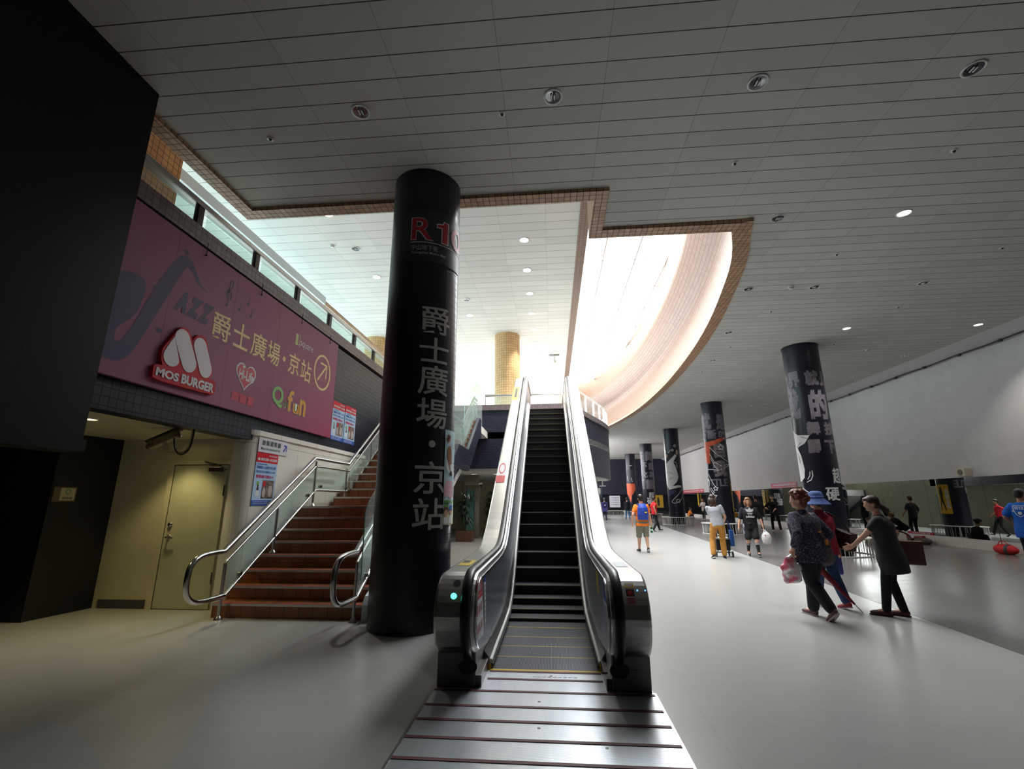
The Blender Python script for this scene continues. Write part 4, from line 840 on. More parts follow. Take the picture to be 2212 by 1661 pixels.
g = G(); g.tube(smooth([(-5.0, 5.78, 2.36), (-4.985, 5.78, 2.26), (-4.94, 5.78, 2.16), (-4.87, 5.78, 2.115), (-4.79, 5.78, 2.15), (-4.745, 5.78, 2.24), (-4.74, 5.79, 2.35), (-4.74, 5.79, 2.45)], 4), .011, 8); put('cable', g, BLACK, cc)
# plaque on the dark wall
pq = empty('wall_plaque', (-6.87, 6.2, 1.62), 'small cream service plaque in a frame on the dark wall of the passage', 'plaque')
ang = math.atan2(.87, .09)
def PF(u, v, d=0): return (-6.885+u*.1029+d, 6.2+u*.9947, 1.62+v)
g = G(); g.add([PF(a, b, d) for d in (.003, .018) for a, b in ((-.145, -.1), (.145, -.1), (.145, .1), (-.145, .1))], [(0, 1, 2, 3), (4, 5, 6, 7), (0, 1, 5, 4), (1, 2, 6, 5), (2, 3, 7, 6), (3, 0, 4, 7)]); put('frame', g, M('bronze_frame', (110, 100, 70), .4), pq)
g = G(); poly(g, [(-.06, -.085), (.13, -.085), (.13, .085), (-.06, .085)], PF, .02); put('sheet', g, M('plaque_cream', (214, 206, 160), .5), pq)
g = G(); ring(g, (.035, .035), .035, .04, .014, PF, .021); put('swirl_mark', g, M('plaque_green', (90, 150, 130), .5), pq)
g = G(); lettering(g, '服務處', (-.03, -.07, .1, -.035), PF, .021); put('lettering', g, INK, pq)
# direction sign and posters on the white stair wall
def wallsign(name, label, cat, y0, y1, z0, z1, X, mat, th=.012):
    o = empty(name, (X, (y0+y1)/2, z0), label, cat); g = G(); g.box((X, y0, z0), (X+th, y1, z1)); put('board' if th > .005 else 'sheet', g, mat, o); return o, on_x(X+th)
SW = M('sign_pearl', (226, 224, 236), .4)
o, F = wallsign('direction_sign', 'white direction sign with dark green characters and a blue arrow on the stair wall', 'sign', 7.09, 7.93, 2.29, 2.52, -4.675, SW)
g = G(); lettering(g, '捷韻國際廳', (7.17, 2.4, 7.7, 2.485), F, .002, .015, spacing=1.25); put('lettering', g, M('sign_teal', (34, 74, 70), .5), o)
g = G(); lettering(g, 'Metro Link International Hall', (7.16, 2.33, 7.69, 2.375), F, .002, .01); put('lettering', g, M('sign_green', (40, 110, 80), .5), o)
g = G(); stroke(g, [(7.79, 2.35), (7.875, 2.45)], .025, F, .002); stroke(g, [(7.8, 2.455), (7.885, 2.455), (7.88, 2.36)], .025, F, .0022); put('arrow', g, M('arrow_blue', (36, 52, 170), .5), o)
PB = M('poster_pale_blue', (176, 206, 240), .45); PRED = M('poster_red_band', (216, 16, 50), .5, spec=.25); PBLUE = M('poster_deep_blue', (34, 92, 190), .45); PINK2 = M('poster_magenta', (206, 50, 110), .5); PTEAL = M('poster_cyan_ink', (50, 120, 190), .5)
PHOTO = noisy('printed_photo', (60, 54, 60), (150, 130, 120), 22, .5)
def poster(label, y0, y1, z0, z1, X, par=None):
    if par is None: o, F = wallsign('poster', label, 'poster', y0, y1, z0, z1, X, PB, .004)
    else:
        o = par; F = on_x(X+.004)
        g = G(); g.box((X, y0, z0), (X+.004, y1, z1)); put('sheet', g, PB, o)
    W = y1-y0; H = z1-z0
    B = lambda a, b, c, d: (y0+a*W, z0+b*H, y0+c*W, z0+d*H)
    def rect(a, b, c, d, dd, mat, nm): g = G(); x0_, z0_, x1_, z1_ = B(a, b, c, d); poly(g, [(x0_, z0_), (x1_, z0_), (x1_, z1_), (x0_, z1_)], F, dd); return put(nm, g, mat, o)
    rect(0, .81, 1, 1, .001, PRED, 'red_header'); rect(0, 0, 1, .1, .001, PBLUE, 'blue_footer'); rect(.38, .13, .93, .48, .001, PHOTO, 'photo')
    def L(txt, b, mat, bo=.01): g = G(); lettering(g, txt, B(*b), F, .003, bo); put('lettering', g, mat, o)
    L('摩斯漢堡×台北捷運', (.2, .845, .95, .9), WPR, .03); L('限時優惠', (.55, .93, .95, .965), WPR); L('與機器人合照打卡上傳', (.06, .69, .92, .745), PTEAL, .02); L('並出示台北捷運GO APP', (.06, .61, .92, .66), PTEAL, .01); L('享薯條只要$10', (.06, .51, .85, .575), PINK2, .03); L('活動期間', (.06, .765, .5, .79), PTEAL)
    L('活動詳情請洽服務台', (.05, .06, .8, .08), SW); L('主辦單位保有變更權利', (.05, .025, .8, .045), SW)
    g = G(); x0_, z0_, x1_, z1_ = B(.08, .14, .32, .45); disc(g, (x0_+.06, z1_-.03), .035, .035, F, .002, 16); put('badge', g, GRN, o)
    g = G(); cx = (x0_+x1_)/2; disc(g, (cx, z0_+(z1_-z0_)*.7), .035, .035, F, .002, 14); poly(g, [(cx-.05, z0_+.03), (cx+.05, z0_+.03), (cx+.035, z0_+(z1_-z0_)*.6), (cx-.035, z0_+(z1_-z0_)*.6)], F, .002); put('robot_figure', g, WPR, o)
    g = G(); disc(g, (cx, z0_+(z1_-z0_)*.72), .022, .018, F, .003, 12); poly(g, [(cx-.03, z0_+.12), (cx+.03, z0_+.12), (cx+.025, z0_+.17), (cx-.025, z0_+.17)], F, .003); put('robot_detail', g, INK, o)
    g = G(); a, b, c, d = B(.42, .15, .56, .34); poly(g, ell((a+c)/2, (b+d)/2, (c-a)/2, (d-b)/2), F, .002); a, b, c, d = B(.68, .16, .88, .38); poly(g, ell((a+c)/2, (b+d)/2, (c-a)/2, (d-b)/2), F, .002); put('photo_people', g, M('photo_pale', (190, 180, 176), .5), o)
    g = G(); a, b, c, d = B(.44, .36, .54, .46); poly(g, [(a, b), (c, b), (c, d), (a, d)], F, .002); put('photo_banner', g, PRED, o)
    g = G(); cx, cz = y0+.1*W, z0+.87*H; [poly(g, capsule((cx-.02+k*.022, cz+.012), (cx-.012+k*.022, cz-.012), .009), F, .003) for k in range(3)]; put('emblem', g, WPR, o)
    return o
poster('tall pale blue poster with red header below the white direction sign', 7.09, 7.68, 1.45, 2.285, -4.675)
o = poster('pale blue double poster at the lower right corner of the plum sign', 9.58, 10.17, 2.81, 3.66, -4.715)
poster(None, 10.2, 10.79, 2.81, 3.68, -4.715, o)
# ceiling lamps
TRIMM = M('lamp_trim', (226, 226, 224), .4); REFL = M('lamp_reflector', (120, 122, 126), .12, 1); LIT = M('lamp_glow', (255, 250, 240), .4, emit=(255, 248, 236), es=6.0); LITW = M('lamp_glow_warm', (255, 240, 200), .4, emit=(255, 226, 170), es=5.0); BULB = M('lamp_bulb', (236, 236, 232), .3)
def lamp_proto(lit, label, r=.115):
    o = empty('ceiling_lamp', (0, 0, 0), label, 'ceiling lamp')
    g = G(); g.lathe([(r, 0), (r*1.02, -.01), (r*.9, -.016), (r*.82, -.01), (r*.8, 0)], (0, 0, 0), 28); put('trim_ring', g, TRIMM, o)
    g = G(); g.lathe([(0, -.0015), (r*.8, -.0015)] if lit else [(0, -.001), (r*.45, -.0015), (r*.5, -.004), (r*.81, -.006)], (0, 0, 0), 28); put('lamp_glass' if lit else 'reflector', g, lit or REFL, o)
    if not lit:
        for x in (-.018, .018): g = G(); g.cyl((x, -.03, -.012), (x, .04, -.012), .009, n=8); put('bulb', g, BULB, o)
    return o
def lamps(lst, lit, label, z, group, r=.115, spot=None, warm=False):
    first = None
    for i, q in enumerate(lst):
        if first is None: first = o = lamp_proto(lit, label, r); o.location = (q[0], q[1], z); o['group'] = group
        else: o = dup(first, (q[0], q[1], z))
        if len(q) > 2: o['label'] = q[2]
        if spot:
            l = bpy.data.lights.new('lamp_light', 'SPOT'); l.energy = spot; l.spot_size = math.radians(100); l.spot_blend = .6; l.shadow_soft_size = .08; l.color = (1, .83, .4) if warm else (1, .95, .88)
            s_ = bpy.data.objects.new('lamp_light', l); s_.location = (q[0], q[1], z-.03); COL.objects.link(s_)
off_near = [(-2.28, 4.65, 'unlit recessed ceiling lamp left of the others nearest the viewer, above the sign side'), (.12, 4.64, 'unlit recessed ceiling lamp straight above the escalator'), (2.51, 4.65, 'unlit recessed ceiling lamp, third along the nearest row'), (4.88, 4.68, 'unlit recessed ceiling lamp at the top right of the picture'), (4.01, 7.49, 'unlit recessed ceiling lamp just right of the skylight corner')]
lamps(off_near + [(4.63, 10.33, 'unlit recessed lamp beside the curved skylight edge, left of a smoke detector'), (6.1, 10.37, 'unlit recessed lamp right of the smoke detector by the skylight'), (8.45, 10.38, 'unlit recessed lamp in the middle of the right hall ceiling')], None, 'unlit recessed ceiling lamp', ZC, 'unlit recessed lamps in the hall ceiling')
lamps([(5.22, 13.26), (5.68, 16.07), (4.9, 17.82), (8.53, 19.03), (12.02, 16.14), (5.64, 22.24), (10.88, 24.08), (12.0, 18.9), (8.5, 22.0), (12.0, 21.8), (5.9, 26.0), (8.5, 27.5), (12, 27.5), (8.5, 30.4), (12, 30.4), (5.6, 30.4), (8.5, 34), (12, 34), (8.5, 38), (12, 38)], None, 'small unlit recessed lamp in the hall ceiling well beyond the skylight corner', ZC, 'far unlit recessed lamps')
lamps([(6.09, 7.53, 'glowing recessed ceiling lamp right of the skylight corner'), (8.46, 13.23, 'glowing recessed ceiling lamp above the near navy pillar'), (11.97, 13.27, 'glowing recessed ceiling lamp by the white right wall')], LIT, 'glowing recessed ceiling lamp', ZC, 'lit recessed lamps in the hall ceiling', spot=150)
lamps([(-.61, 11.48), (-.62, 13.21), (-.62, 14.9), (-.62, 16.67), (-.62, 18.36), (-.62, 20.1), (-.62, 21.8), (-.62, 23.6)], LIT, 'glowing lamp in the row on the upper ceiling above the escalator top', ZU, 'row of lamps above the escalator', r=.14, spot=290)
lamps([(-5.44, 9.84, 'glowing upper ceiling lamp just under the tan edge left of the dark pillar'), (-5.45, 13.22, 'glowing upper ceiling lamp farther left beside the dark pillar'), (-3.02, 16.64, 'glowing upper ceiling lamp right of the nearest dark pillar')], LIT, 'glowing upper ceiling lamp', ZU, 'lamps on the upper left ceiling', r=.14, spot=290)
lamps([(-5.42, 11.5, 'unlit lamp between two glowing ones on the upper ceiling'), (-2.9, 15.2, 'unlit lamp on the upper ceiling right of the dark pillar')], None, 'unlit upper lamp', ZU, 'lamps on the upper left ceiling', r=.14)
lamps([(-5.53, 6.4, 'glowing warm lamp in the cream soffit above the security camera'), (-5.45, 5.0, 'glowing warm lamp in the cream soffit beside the black bulkhead')], LITW, 'warm soffit lamp', 2.47, 'warm lamps in the cream soffit', r=.1, spot=28, warm=True)
lamps([(-3.2, 19.2, 'bright lamp in the corridor ceiling beyond the dark pillar'), (-2.3, 19.4, 'small lamp in the corridor ceiling beside the escalator')], LIT, 'corridor lamp', 2.6, 'corridor lamps', r=.14, spot=15)
# wall washers over the white wall
for y in (11.0, 24.0, 38.0):
    l = bpy.data.lights.new('wall_washer', 'SPOT'); l.energy = 120; l.spot_size = math.radians(70); l.spot_blend = .7; l.shadow_soft_size = .05; l.color = (1, .93, .88)
    s_ = bpy.data.objects.new('wall_washer', l); s_.location = (12.55, y, 6.2); s_.rotation_euler = (0, math.radians(12), 0); COL.objects.link(s_)
# sprinklers and detectors
def sprinkler():
    o = empty('sprinkler', (0, 0, 0), 'small white sprinkler head in the hall ceiling', 'sprinkler', 'sprinkler heads in the hall ceiling')
    g = G(); g.lathe([(.045, 0), (.045, -.008), (.02, -.012)], (0, 0, 0), 16); put('cover', g, TRIMM, o); g = G(); g.lathe([(.02, -.008), (.016, -.03), (0, -.032)], (0, 0, 0), 12); put('nozzle', g, INK, o); return o
pr_ = None
for x, y in ((-.52, 4.84), (-3.67, 4.98), (2.75, 6.02), (5.72, 6.03), (5.75, 8.87), (8.82, 8.9), (5.74, 11.74), (8.85, 11.76), (8.9, 14.64), (12.0, 14.72), (5.75, 14.6), (8.9, 17.5), (5.75, 17.5), (8.9, 20.4)):
    if pr_ is None: pr_ = sprinkler(); pr_.location = (x, y, ZC)
    else: dup(pr_, (x, y, ZC))
sm = empty('smoke_detector', (5.55, 10.3, ZC), 'round smoke detector between two unlit lamps beside the skylight curve', 'smoke detector')
g = G(); g.lathe([(.07, 0), (.07, -.025), (.05, -.045), (.05, -.06), (0, -.065)], (5.55, 10.3, ZC), 20); put('body', g, TRIMM, sm); g = G(); g.lathe([(.051, -.045), (.053, -.05), (.051, -.055)], (5.55, 10.3, ZC), 20); put('slot', g, INK, sm)
dup(sm, (10.32, 15.33, ZC), label='round smoke detector right of the near navy pillar top'); dup(sm, (10.28, 24.49, ZC), label='tiny smoke detector on the far ceiling near the white wall'); dup(sm, (-6.0, 11.27, ZU), label='smoke detector on the upper ceiling left of the dark pillar')
# hanging camera under the upper ceiling
hc = empty('dome_camera', (.25, 22, ZU), 'small camera hanging from the bright upper ceiling above the escalator top', 'camera')
g = G(); g.cbox((.25, 22, ZU-.02), (.5, .2, .04)); put('mount', g, GREYM, hc); g = G(); g.cyl((.25, 22, ZU-.04), (.25, 22, ZU-.3), .03, n=10); put('stem', g, WHITEM, hc); g = G(); g.cyl((.25, 22, ZU-.3), (.25, 22, ZU-.42), .1, .08, n=16); put('body', g, WHITEM, hc)
# parapet railing of the upper floor above the sign
rl = empty('parapet_railing', (-4.84, 9, 5.17), 'glass railing with a wide steel handrail on the parapet above the plum sign', 'railing')
g = G(); g.box((-4.93, 3, 5.52), (-4.78, 15.3, 5.6)); put('handrail', g, STEEL, rl, bevel=.01)
for y in (4.05, 5.35, 6.64, 7.94, 9.28, 10.61, 11.89, 13.2, 14.5): g = G(); g.box((-4.87, y-.05, 5.17), (-4.8, y+.05, 5.52)); put('post', g, M('dark_post', (44, 42, 42), .4), rl)
for k in range(9): g = G(); y = 2.8+k*1.3; g.box((-4.842, y+.1, 5.18), (-4.832, y+1.2, 5.5)); put('glass_panel', g, GLA, rl)
rb_ = empty('upper_railing', (-2.5, 17.8, 5.17), 'steel railing on the mauve parapet left of the escalator top', 'railing')
g = G(); g.tube([(-2.56, 17.85, 5.17), (-2.56, 17.85, 5.56), (.78, 17.85, 5.56)], .028, 8); put('handrail', g, STEEL, rb_)
g = G(); g.box((-2.5, 17.845, 5.18), (-.9, 17.855, 5.5)); put('glass_panel', g, GLA, rb_)
dr = empty('drum_railing', (2.5, 22, 5.17), 'pale steel railing curving along the rounded dark gallery', 'railing')
dpts = [(p.x, p.y) for p in offs(drum, .06)]
g = G(); g.tube([(x, y, 5.95) for x, y in dpts], .03, 8); put('handrail', g, WHITEM, dr)
for i in range(1, len(dpts), 2): x, y = dpts[i]; g = G(); g.box((x-.04, y-.04, 5.17), (x+.04, y+.04, 5.94)); put('post', g, M('pale_post', (206, 206, 208), .4), dr)
for i in range(0, len(dpts)-1):
    (x, y), (x2, y2) = dpts[i], dpts[i+1]; g = G(); g.add([(x, y, 5.2), (x2, y2, 5.2), (x2, y2, 5.85), (x, y, 5.85)], [(0, 1, 2, 3)]); put('glass_panel', g, glass('clear_glass', (240, 246, 246), .05), dr)
# fixture below the drum
fx = empty('wall_bracket', (2.5, 23.6, 2.5), 'small pale bracket fixed under the rounded dark gallery', 'bracket')
g = G(); g.cbox((2.45, 23.6, 2.5), (.5, .5, .05)); put('plate', g, WHITEM, fx); g = G(); g.cyl((2.45, 23.6, 2.5), (2.45, 23.6, 2.2), .03, n=8); g.cyl((2.3, 23.6, 2.22), (2.6, 23.6, 2.22), .025, n=8); put('arm', g, WHITEM, fx)
# ------------------------------------------------------------------ bench rings round the navy pillars
BW = M('bench_white', (228, 226, 222), .4)
def bench(c, label):
    o = empty('ring_bench', (*c, 0), label, 'bench')
    g = G(); g.lathe([(.55, .455), (1.0, .455), (1.01, .465), (1.01, .48), (1.0, .49), (.55, .49), (.55, .455)], (*c, 0), 48); put('seat', g, BW, o)
    g = G(); g.lathe([(.93, 0), (.98, 0), (.98, .03), (.93, .03), (.93, 0)], (*c, 0), 48); put('base_ring', g, BW, o)
    rr = random.Random(3); me = None
    for k in range(64):
        a = 2*PI*k/64 + rr.uniform(-.03, .03); w = rr.choice((.008, .012, .02)); tl = rr.uniform(-.04, .04)
        g = G(); x, y = c[0]+.955*math.cos(a), c[1]+.955*math.sin(a); x2, y2 = c[0]+.955*math.cos(a+tl), c[1]+.955*math.sin(a+tl); g.tube([(x, y, .03), (x2, y2, .455)], w*.7, 6); put('rod', g, BW, o)
    return o
for c, l in zip(POS, ('white ring bench of thin rods round the near navy pillar behind the woman in black', 'white ring bench of thin rods behind the person pushing a cart', 'white ring bench round the pillar with the leaping white dancer', 'white ring bench round the pillar with grey lettering only', 'farthest white ring bench, behind the person in jeans')): bench(c, l)
# ------------------------------------------------------------------ right wall fittings
sp = empty('wall_speaker', (13.1, 16.26, 2.22), 'beige box loudspeaker on the white wall just above the mirror', 'loudspeaker')
g = G(); g.box((12.98, 16.08, 2.22), (13.2, 16.42, 2.48)); put('cabinet', g, M('beige_box', (190, 180, 160), .5), sp, bevel=.012); g = G(); g.cyl((12.981, 16.25, 2.35), (12.97, 16.25, 2.35), .095, n=24); put('grille', g, M('grille', (110, 106, 100), .7), sp)
g = G(); g.add([(13.02, 16.42, 2.24), (13.2, 16.42, 2.24), (13.2, 16.42, 2.46), (13.02, 16.42, 2.46)], [(0, 1, 2, 3)]); put('side_panel', g, M('pale_box', (206, 200, 188), .5), sp)
def banner(label, y0, y1, z0, z1, text, X=13.19, th=.01):
    o = empty('banner', (X, (y0+y1)/2, z0), label, 'banner'); g = G(); g.box((X-th, y0, z0), (X, y1, z1)); put('sheet', g, M('banner_red', (200, 26, 52), .5), o)
    F = on_x(X-th, -1); g = G(); lettering(g, text, (y1-.25, z0+(z1-z0)*.38, y0+.12, z0+(z1-z0)*.8), F, .003, .02); put('lettering', g, WPR, o)
    g = G(); lettering(g, '請共同維護場地整潔並遵守使用規定', (y1-.12, z0+(z1-z0)*.08, y0+.12, z0+(z1-z0)*.22), F, .003); put('lettering', g, WPR, o)
banner('red banner with white characters on the white wall left of the near navy pillar', 26.95, 30.0, 2.2, 2.48, '本場地嚴禁直播等違規之活動')
banner('far red banner on the white wall beside the leaping dancer pillar', 43.0, 49.5, 2.2, 2.52, '本場地嚴禁直播等違規之活動')
banner('low red strip banner along the bottom edge of the mirror', 18.16, 19.36, .29, .385, '請勿倚靠鏡面 違者請自行負責', 13.175)
for y, l in ((31.0, 'narrow yellow banner hanging at the mirror behind the woman with short hair'), (44.5, 'far narrow yellow banner between the second and third navy pillars')):
    o = empty('banner', (13.1, y, 1.1), l, 'banner'); g = G(); g.tube([(13.19, y, 2.16), (13.1, y, 2.16), (13.09, y, 2.12)], .012, 6); put('hanger', g, BLACK, o); g = G(); g.box((13.08, y-.16, 1.1), (13.1, y+.16, 2.13)); put('sheet', g, M('banner_yellow', (222, 176, 40), .5), o)
    F = on_x(13.08, -1); g = G(); [lettering(g, ch, (y+.1, 1.95-k*.2, y-.1, 2.1-k*.2), F, .003, .02) for k, ch in enumerate('舞動青春')]; put('lettering', g, INK, o)
# far wall lower: posters and low bench
o = empty('notice_board', (6.9, 56.15, .9), 'pale notice sheets on the dark far wall', 'notice'); g = G(); g.box((6.55, 56.12, .8), (7.75, 56.19, 2.1)); put('board', g, SW, o); g = G(); [lettering(g, '公告事項', (6.7, 1.8-k*.25, 7.6, 1.92-k*.25), on_y(56.12), .004) for k in range(4)]; put('lettering', g, INK, o)
o = empty('poster', (12.0, 56.15, .8), 'yellow poster on the far dark wall beside the leaping dancer pillar', 'poster'); g = G(); g.box((11.5, 56.13, .75), (12.6, 56.19, 2.15)); put('sheet', g, M('poster_amber', (206, 160, 40), .5), o); g = G(); poly(g, [(12.0, 1.9), (12.12, 1.9), (12.2, 1.5), (12.15, .95), (11.97, .95), (11.92, 1.5)], on_y(56.13), .004); put('figure', g, INK, o)
o = empty('low_barrier', (7, 55, 0), 'low white rod barrier in front of the far wall', 'barrier'); g = G(); g.box((5.8, 55, .44), (9.6, 55.3, .48)); put('rail', g, BW, o)
for k in range(26): g = G(); g.cyl((5.9+k*.145, 55.1, 0), (5.9+k*.145, 55.1, .44), .014, n=6); put('rod', g, BW, o)
# stair flank, seen in the mirror
o = empty('far_staircase', (3, 42, 0), 'far dark flanked staircase soffit seen in the mirror', 'staircase')
g = G(); g.prism([(46, 0), (40.4, 2.55), (40.4, 2.1), (44.8, 0)], lambda u, v, d: (d, u, v), 1.6, 4.0); put('soffit', g, WHITE, o)
for x in (1.52, 4.0): g = G(); g.prism([(46.2, 0), (40.4, 2.58), (40.4, 1.8), (44.4, 0)], lambda u, v, d: (d, u, v), x, x+.12); put('stringer', g, M('slate_side', (64, 76, 88), .5), o)
# ------------------------------------------------------------------ corridor under the upper floor
cp = empty('corridor_pier', (-3.45, 20.2, 0), 'grey corridor pier with a boxed head beside the escalator', 'pier')
g = G(); g.box((-3.3, 20.2, 0), (-3.12, 20.5, 2.2)); put('post', g, M('pier_grey', (120, 116, 106), .5), cp); g = G(); g.box((-3.72, 20.0, 2.16), (-3.12, 20.6, 2.6)); put('head_box', g, M('pier_brown', (112, 102, 90), .5), cp); g = G(); g.box((-3.75, 20.2, 0), (-3.68, 20.5, 2.2)); put('post', g, M('pier_grey', (120, 116, 106), .5), cp)
g = G(); g.box((-3.66, 20.3, .1), (-3.34, 20.32, 2.0)); put('glass_door', g, glass('teal_glass', (150, 210, 206), .3), cp)
o = empty('dome_camera', (-3.05, 20.1, 2.3), 'small dark camera on the boxed head of the corridor pier', 'camera'); g = G(); g.box((-3.12, 20.05, 2.2), (-2.98, 20.12, 2.26)); put('arm', g, WHITEM, o); g = G(); g.ball((-3.02, 20.08, 2.16), .06, 12, 8); put('dome', g, BLACK, o)
LEAF = noisy('leaf_green', (34, 66, 34), (22, 46, 26), 9, .45)
def plant(name, c, h, label, pot, seed, n=46):
    rr = random.Random(seed); o = empty(name, (*c, 0), label, 'plant')
    g = G(); g.cbox((c[0], c[1], .2), (.62, .62, .4)); put('planter', g, pot, o, bevel=.02)
    for k in range(3): g = G(); x, y = c[0]+rr.uniform(-.12, .12), c[1]+rr.uniform(-.12, .12); g.tube([(x, y, .38), (x+rr.uniform(-.05, .05), y, h*.45), (x+rr.uniform(-.1, .1), y+.03, h*.7)], .025, 8); put('stem', g, M('stem_brown', (90, 74, 52), .8), o)
    for b in range(5):
        g = G(); bx, by, bz = c[0]+rr.uniform(-.14, .14), c[1]+rr.uniform(-.14, .14), h*(.34+.16*b*.8)
        for k in range(n):
            a = rr.uniform(0, 2*PI); L = rr.uniform(.3, .55); up = rr.uniform(.1, .75); w = .02
            d = Vector((math.cos(a), math.sin(a), 0)); s_ = Vector((-d.y, d.x, 0)); P0 = Vector((bx, by, bz)); pts = [P0, P0+d*L*.5+Vector((0, 0, L*up*.8)), P0+d*L+Vector((0, 0, L*(up-.55)))]
            vs = [pts[0]-s_*w*.6, pts[0]+s_*w*.6, pts[1]-s_*w, pts[1]+s_*w, pts[2]]; g.add(vs, [(0, 1, 3, 2), (2, 3, 4)])
        put('foliage', g, LEAF, o)
plant('potted_plant', (-3.45, 18.9), 1.85, 'leafy potted palm beside the lower right side of the dark pillar', M('planter_brown', (96, 62, 44), .7), 1)
plant('potted_plant', (-2.7, 21.3), 2.0, 'tall potted palm against the escalator side in the corridor', M('planter_dark', (72, 36, 34), .7), 2)
# ------------------------------------------------------------------ bags by the mirror
o = empty('sports_bag', (12.75, 15.0, 0), 'red sports bag with a dark middle lying at the mirror foot', 'bag')
g = G(); g.ball((12.75, 15.05, .13), (.16, .36, .15), 20, 12); put('body', g, M('bag_red', (206, 32, 34), .6), o); g = G(); g.ball((12.74, 14.92, .135), (.163, .09, .152), 16, 10); put('middle', g, M('bag_grey', (70, 74, 84), .6), o); g = G(); g.tube(smooth([(12.7, 14.85, .26), (12.68, 14.95, .34), (12.68, 15.1, .34), (12.7, 15.2, .26)], 4), .012, 8); put('strap', g, M('bag_red', (206, 32, 34), .6), o)
o = empty('umbrella', (12.95, 15.3, .2), 'thin black umbrella standing in the red sports bag', 'umbrella'); g = G(); g.cyl((12.9, 15.3, .2), (13.0, 15.42, .98), .009, n=8); put('shaft', g, BLACK, o); g = G(); g.tube(smooth([(13.0, 15.42, .96), (13.0, 15.43, 1.0), (12.98, 15.38, 1.03), (12.96, 15.34, .95)], 4), .014, 8); put('handle', g, BLACK, o)
o = empty('backpack', (12.9, 18.35, 0), 'grey bag with a red roll on top lying at the mirror foot', 'bag'); g = G(); g.ball((12.9, 18.3, .1), (.17, .36, .12), 18, 10); put('body', g, M('bag_taupe', (96, 88, 80), .8), o); g = G(); g.cyl((12.88, 18.2, .24), (12.88, 18.62, .2), .05, n=12); put('red_roll', g, M('roll_red', (140, 26, 34), .6), o)
o = empty('speaker_box', (12.95, 18.95, 0), 'small black portable speaker with a red top at the mirror foot', 'loudspeaker'); g = G(); g.box((12.88, 18.86, 0), (13.02, 19.05, .16)); put('cabinet', g, BLACK, o, bevel=.01); g = G(); g.box((12.88, 18.92, .16), (12.9, 19.05, .27)); put('screen', g, M('roll_red', (140, 26, 34), .6), o)
o = empty('shoe', (12.93, 18.74, 0), 'dark shoe standing between the bag and the small speaker', 'shoe'); g = G(); g.ball((12.93, 18.76, .05), (.045, .085, .05), 14, 8); put('upper', g, BLACK, o); g = G(); g.box((12.885, 18.68, 0), (12.975, 18.845, .02)); put('sole', g, M('sole_white', (210, 210, 205), .6), o)

# ================================================================== PEOPLE
V = Vector
def ik(a, t, l1, l2, pole):
    d = t-a; L = min(d.length, (l1+l2)*.999); dn = d.normalized(); t = a+dn*L
    x = (l1*l1-l2*l2+L*L)/(2*L); hh = math.sqrt(max(l1*l1-x*x, 0)); p = pole - dn*pole.dot(dn)
    return a+dn*x+p.normalized()*hh, t
def seg(g, a, b, ra, rb, n=14):
    g.tube([a, b], [ra, rb], n); g.ball(a, ra, n, 8); g.ball(b, rb, n, 8)
def chain(g, pts, rs):
    for i in range(len(pts)-1): seg(g, V(pts[i]), V(pts[i+1]), rs[i], rs[i+1])
def rings(g, st, n=20):
    """st: (centre, right, forward, rx, ry) ellipse stations"""
    g.loft([[c + r*rx*math.cos(2*PI*i/n) + f*ry*math.sin(2*PI*i/n) for i in range(n)] for c, r, f, rx, ry in st])
def blob(name, g, mat, parent, vox, it=5, **k):
    me = bpy.data.meshes.new(name); me.from_pydata(g.v, [], g.f); bm = bmesh.new(); bm.from_mesh(me); bmesh.ops.remove_doubles(bm, verts=bm.verts, dist=1e-6); bmesh.ops.recalc_face_normals(bm, faces=bm.faces); bm.to_mesh(me); bm.free()
    o = bpy.data.objects.new(name, me); COL.objects.link(o)
    m = o.modifiers.new('r', 'REMESH'); m.mode = 'VOXEL'; m.voxel_size = vox; s = o.modifiers.new('s', 'SMOOTH'); s.factor = .5; s.iterations = it
    dg = bpy.context.evaluated_depsgraph_get(); me2 = bpy.data.meshes.new_from_object(o.evaluated_get(dg)); me2.name = name
    bpy.data.objects.remove(o); bpy.data.meshes.remove(me)
    for p in me2.polygons: p.use_smooth = True
    me2.materials.clear(); me2.materials.append(mat)
    o = bpy.data.objects.new(name, me2); COL.objects.link(o); o.parent = parent; return tag(o, **k)
def local(name, g, mats, parent, **k):
    o = put(name, g, mats, None, **k); o.parent = parent; return o
SKIN = M('skin', (206, 158, 132), .5); SKIN2 = M('skin_tan', (182, 130, 102), .5)
for m_ in (SKIN, SKIN2): bs(m_)['Subsurface Weight'].default_value = .0
HBLK = noisy('hair_black', (24, 20, 20), (44, 36, 34), 60, .45, (1, 1, .2), bump=.4); HBRN = noisy('hair_brown', (66, 42, 34), (38, 24, 20), 50, .45, (1, 1, .2), bump=.4)
HRED = noisy('hair_auburn', (140, 58, 34), (58, 28, 22), 30, .5, bump=.6); HBLD = noisy('hair_chestnut', (150, 104, 74), (92, 58, 40), 50, .45, (1, 1, .2), bump=.4)
def cloth(name, c, c2=None, scale=18, rough=.85): return noisy(name, c, c2 or tuple(max(0, v-16) for v in c), scale, rough, bump=.15)
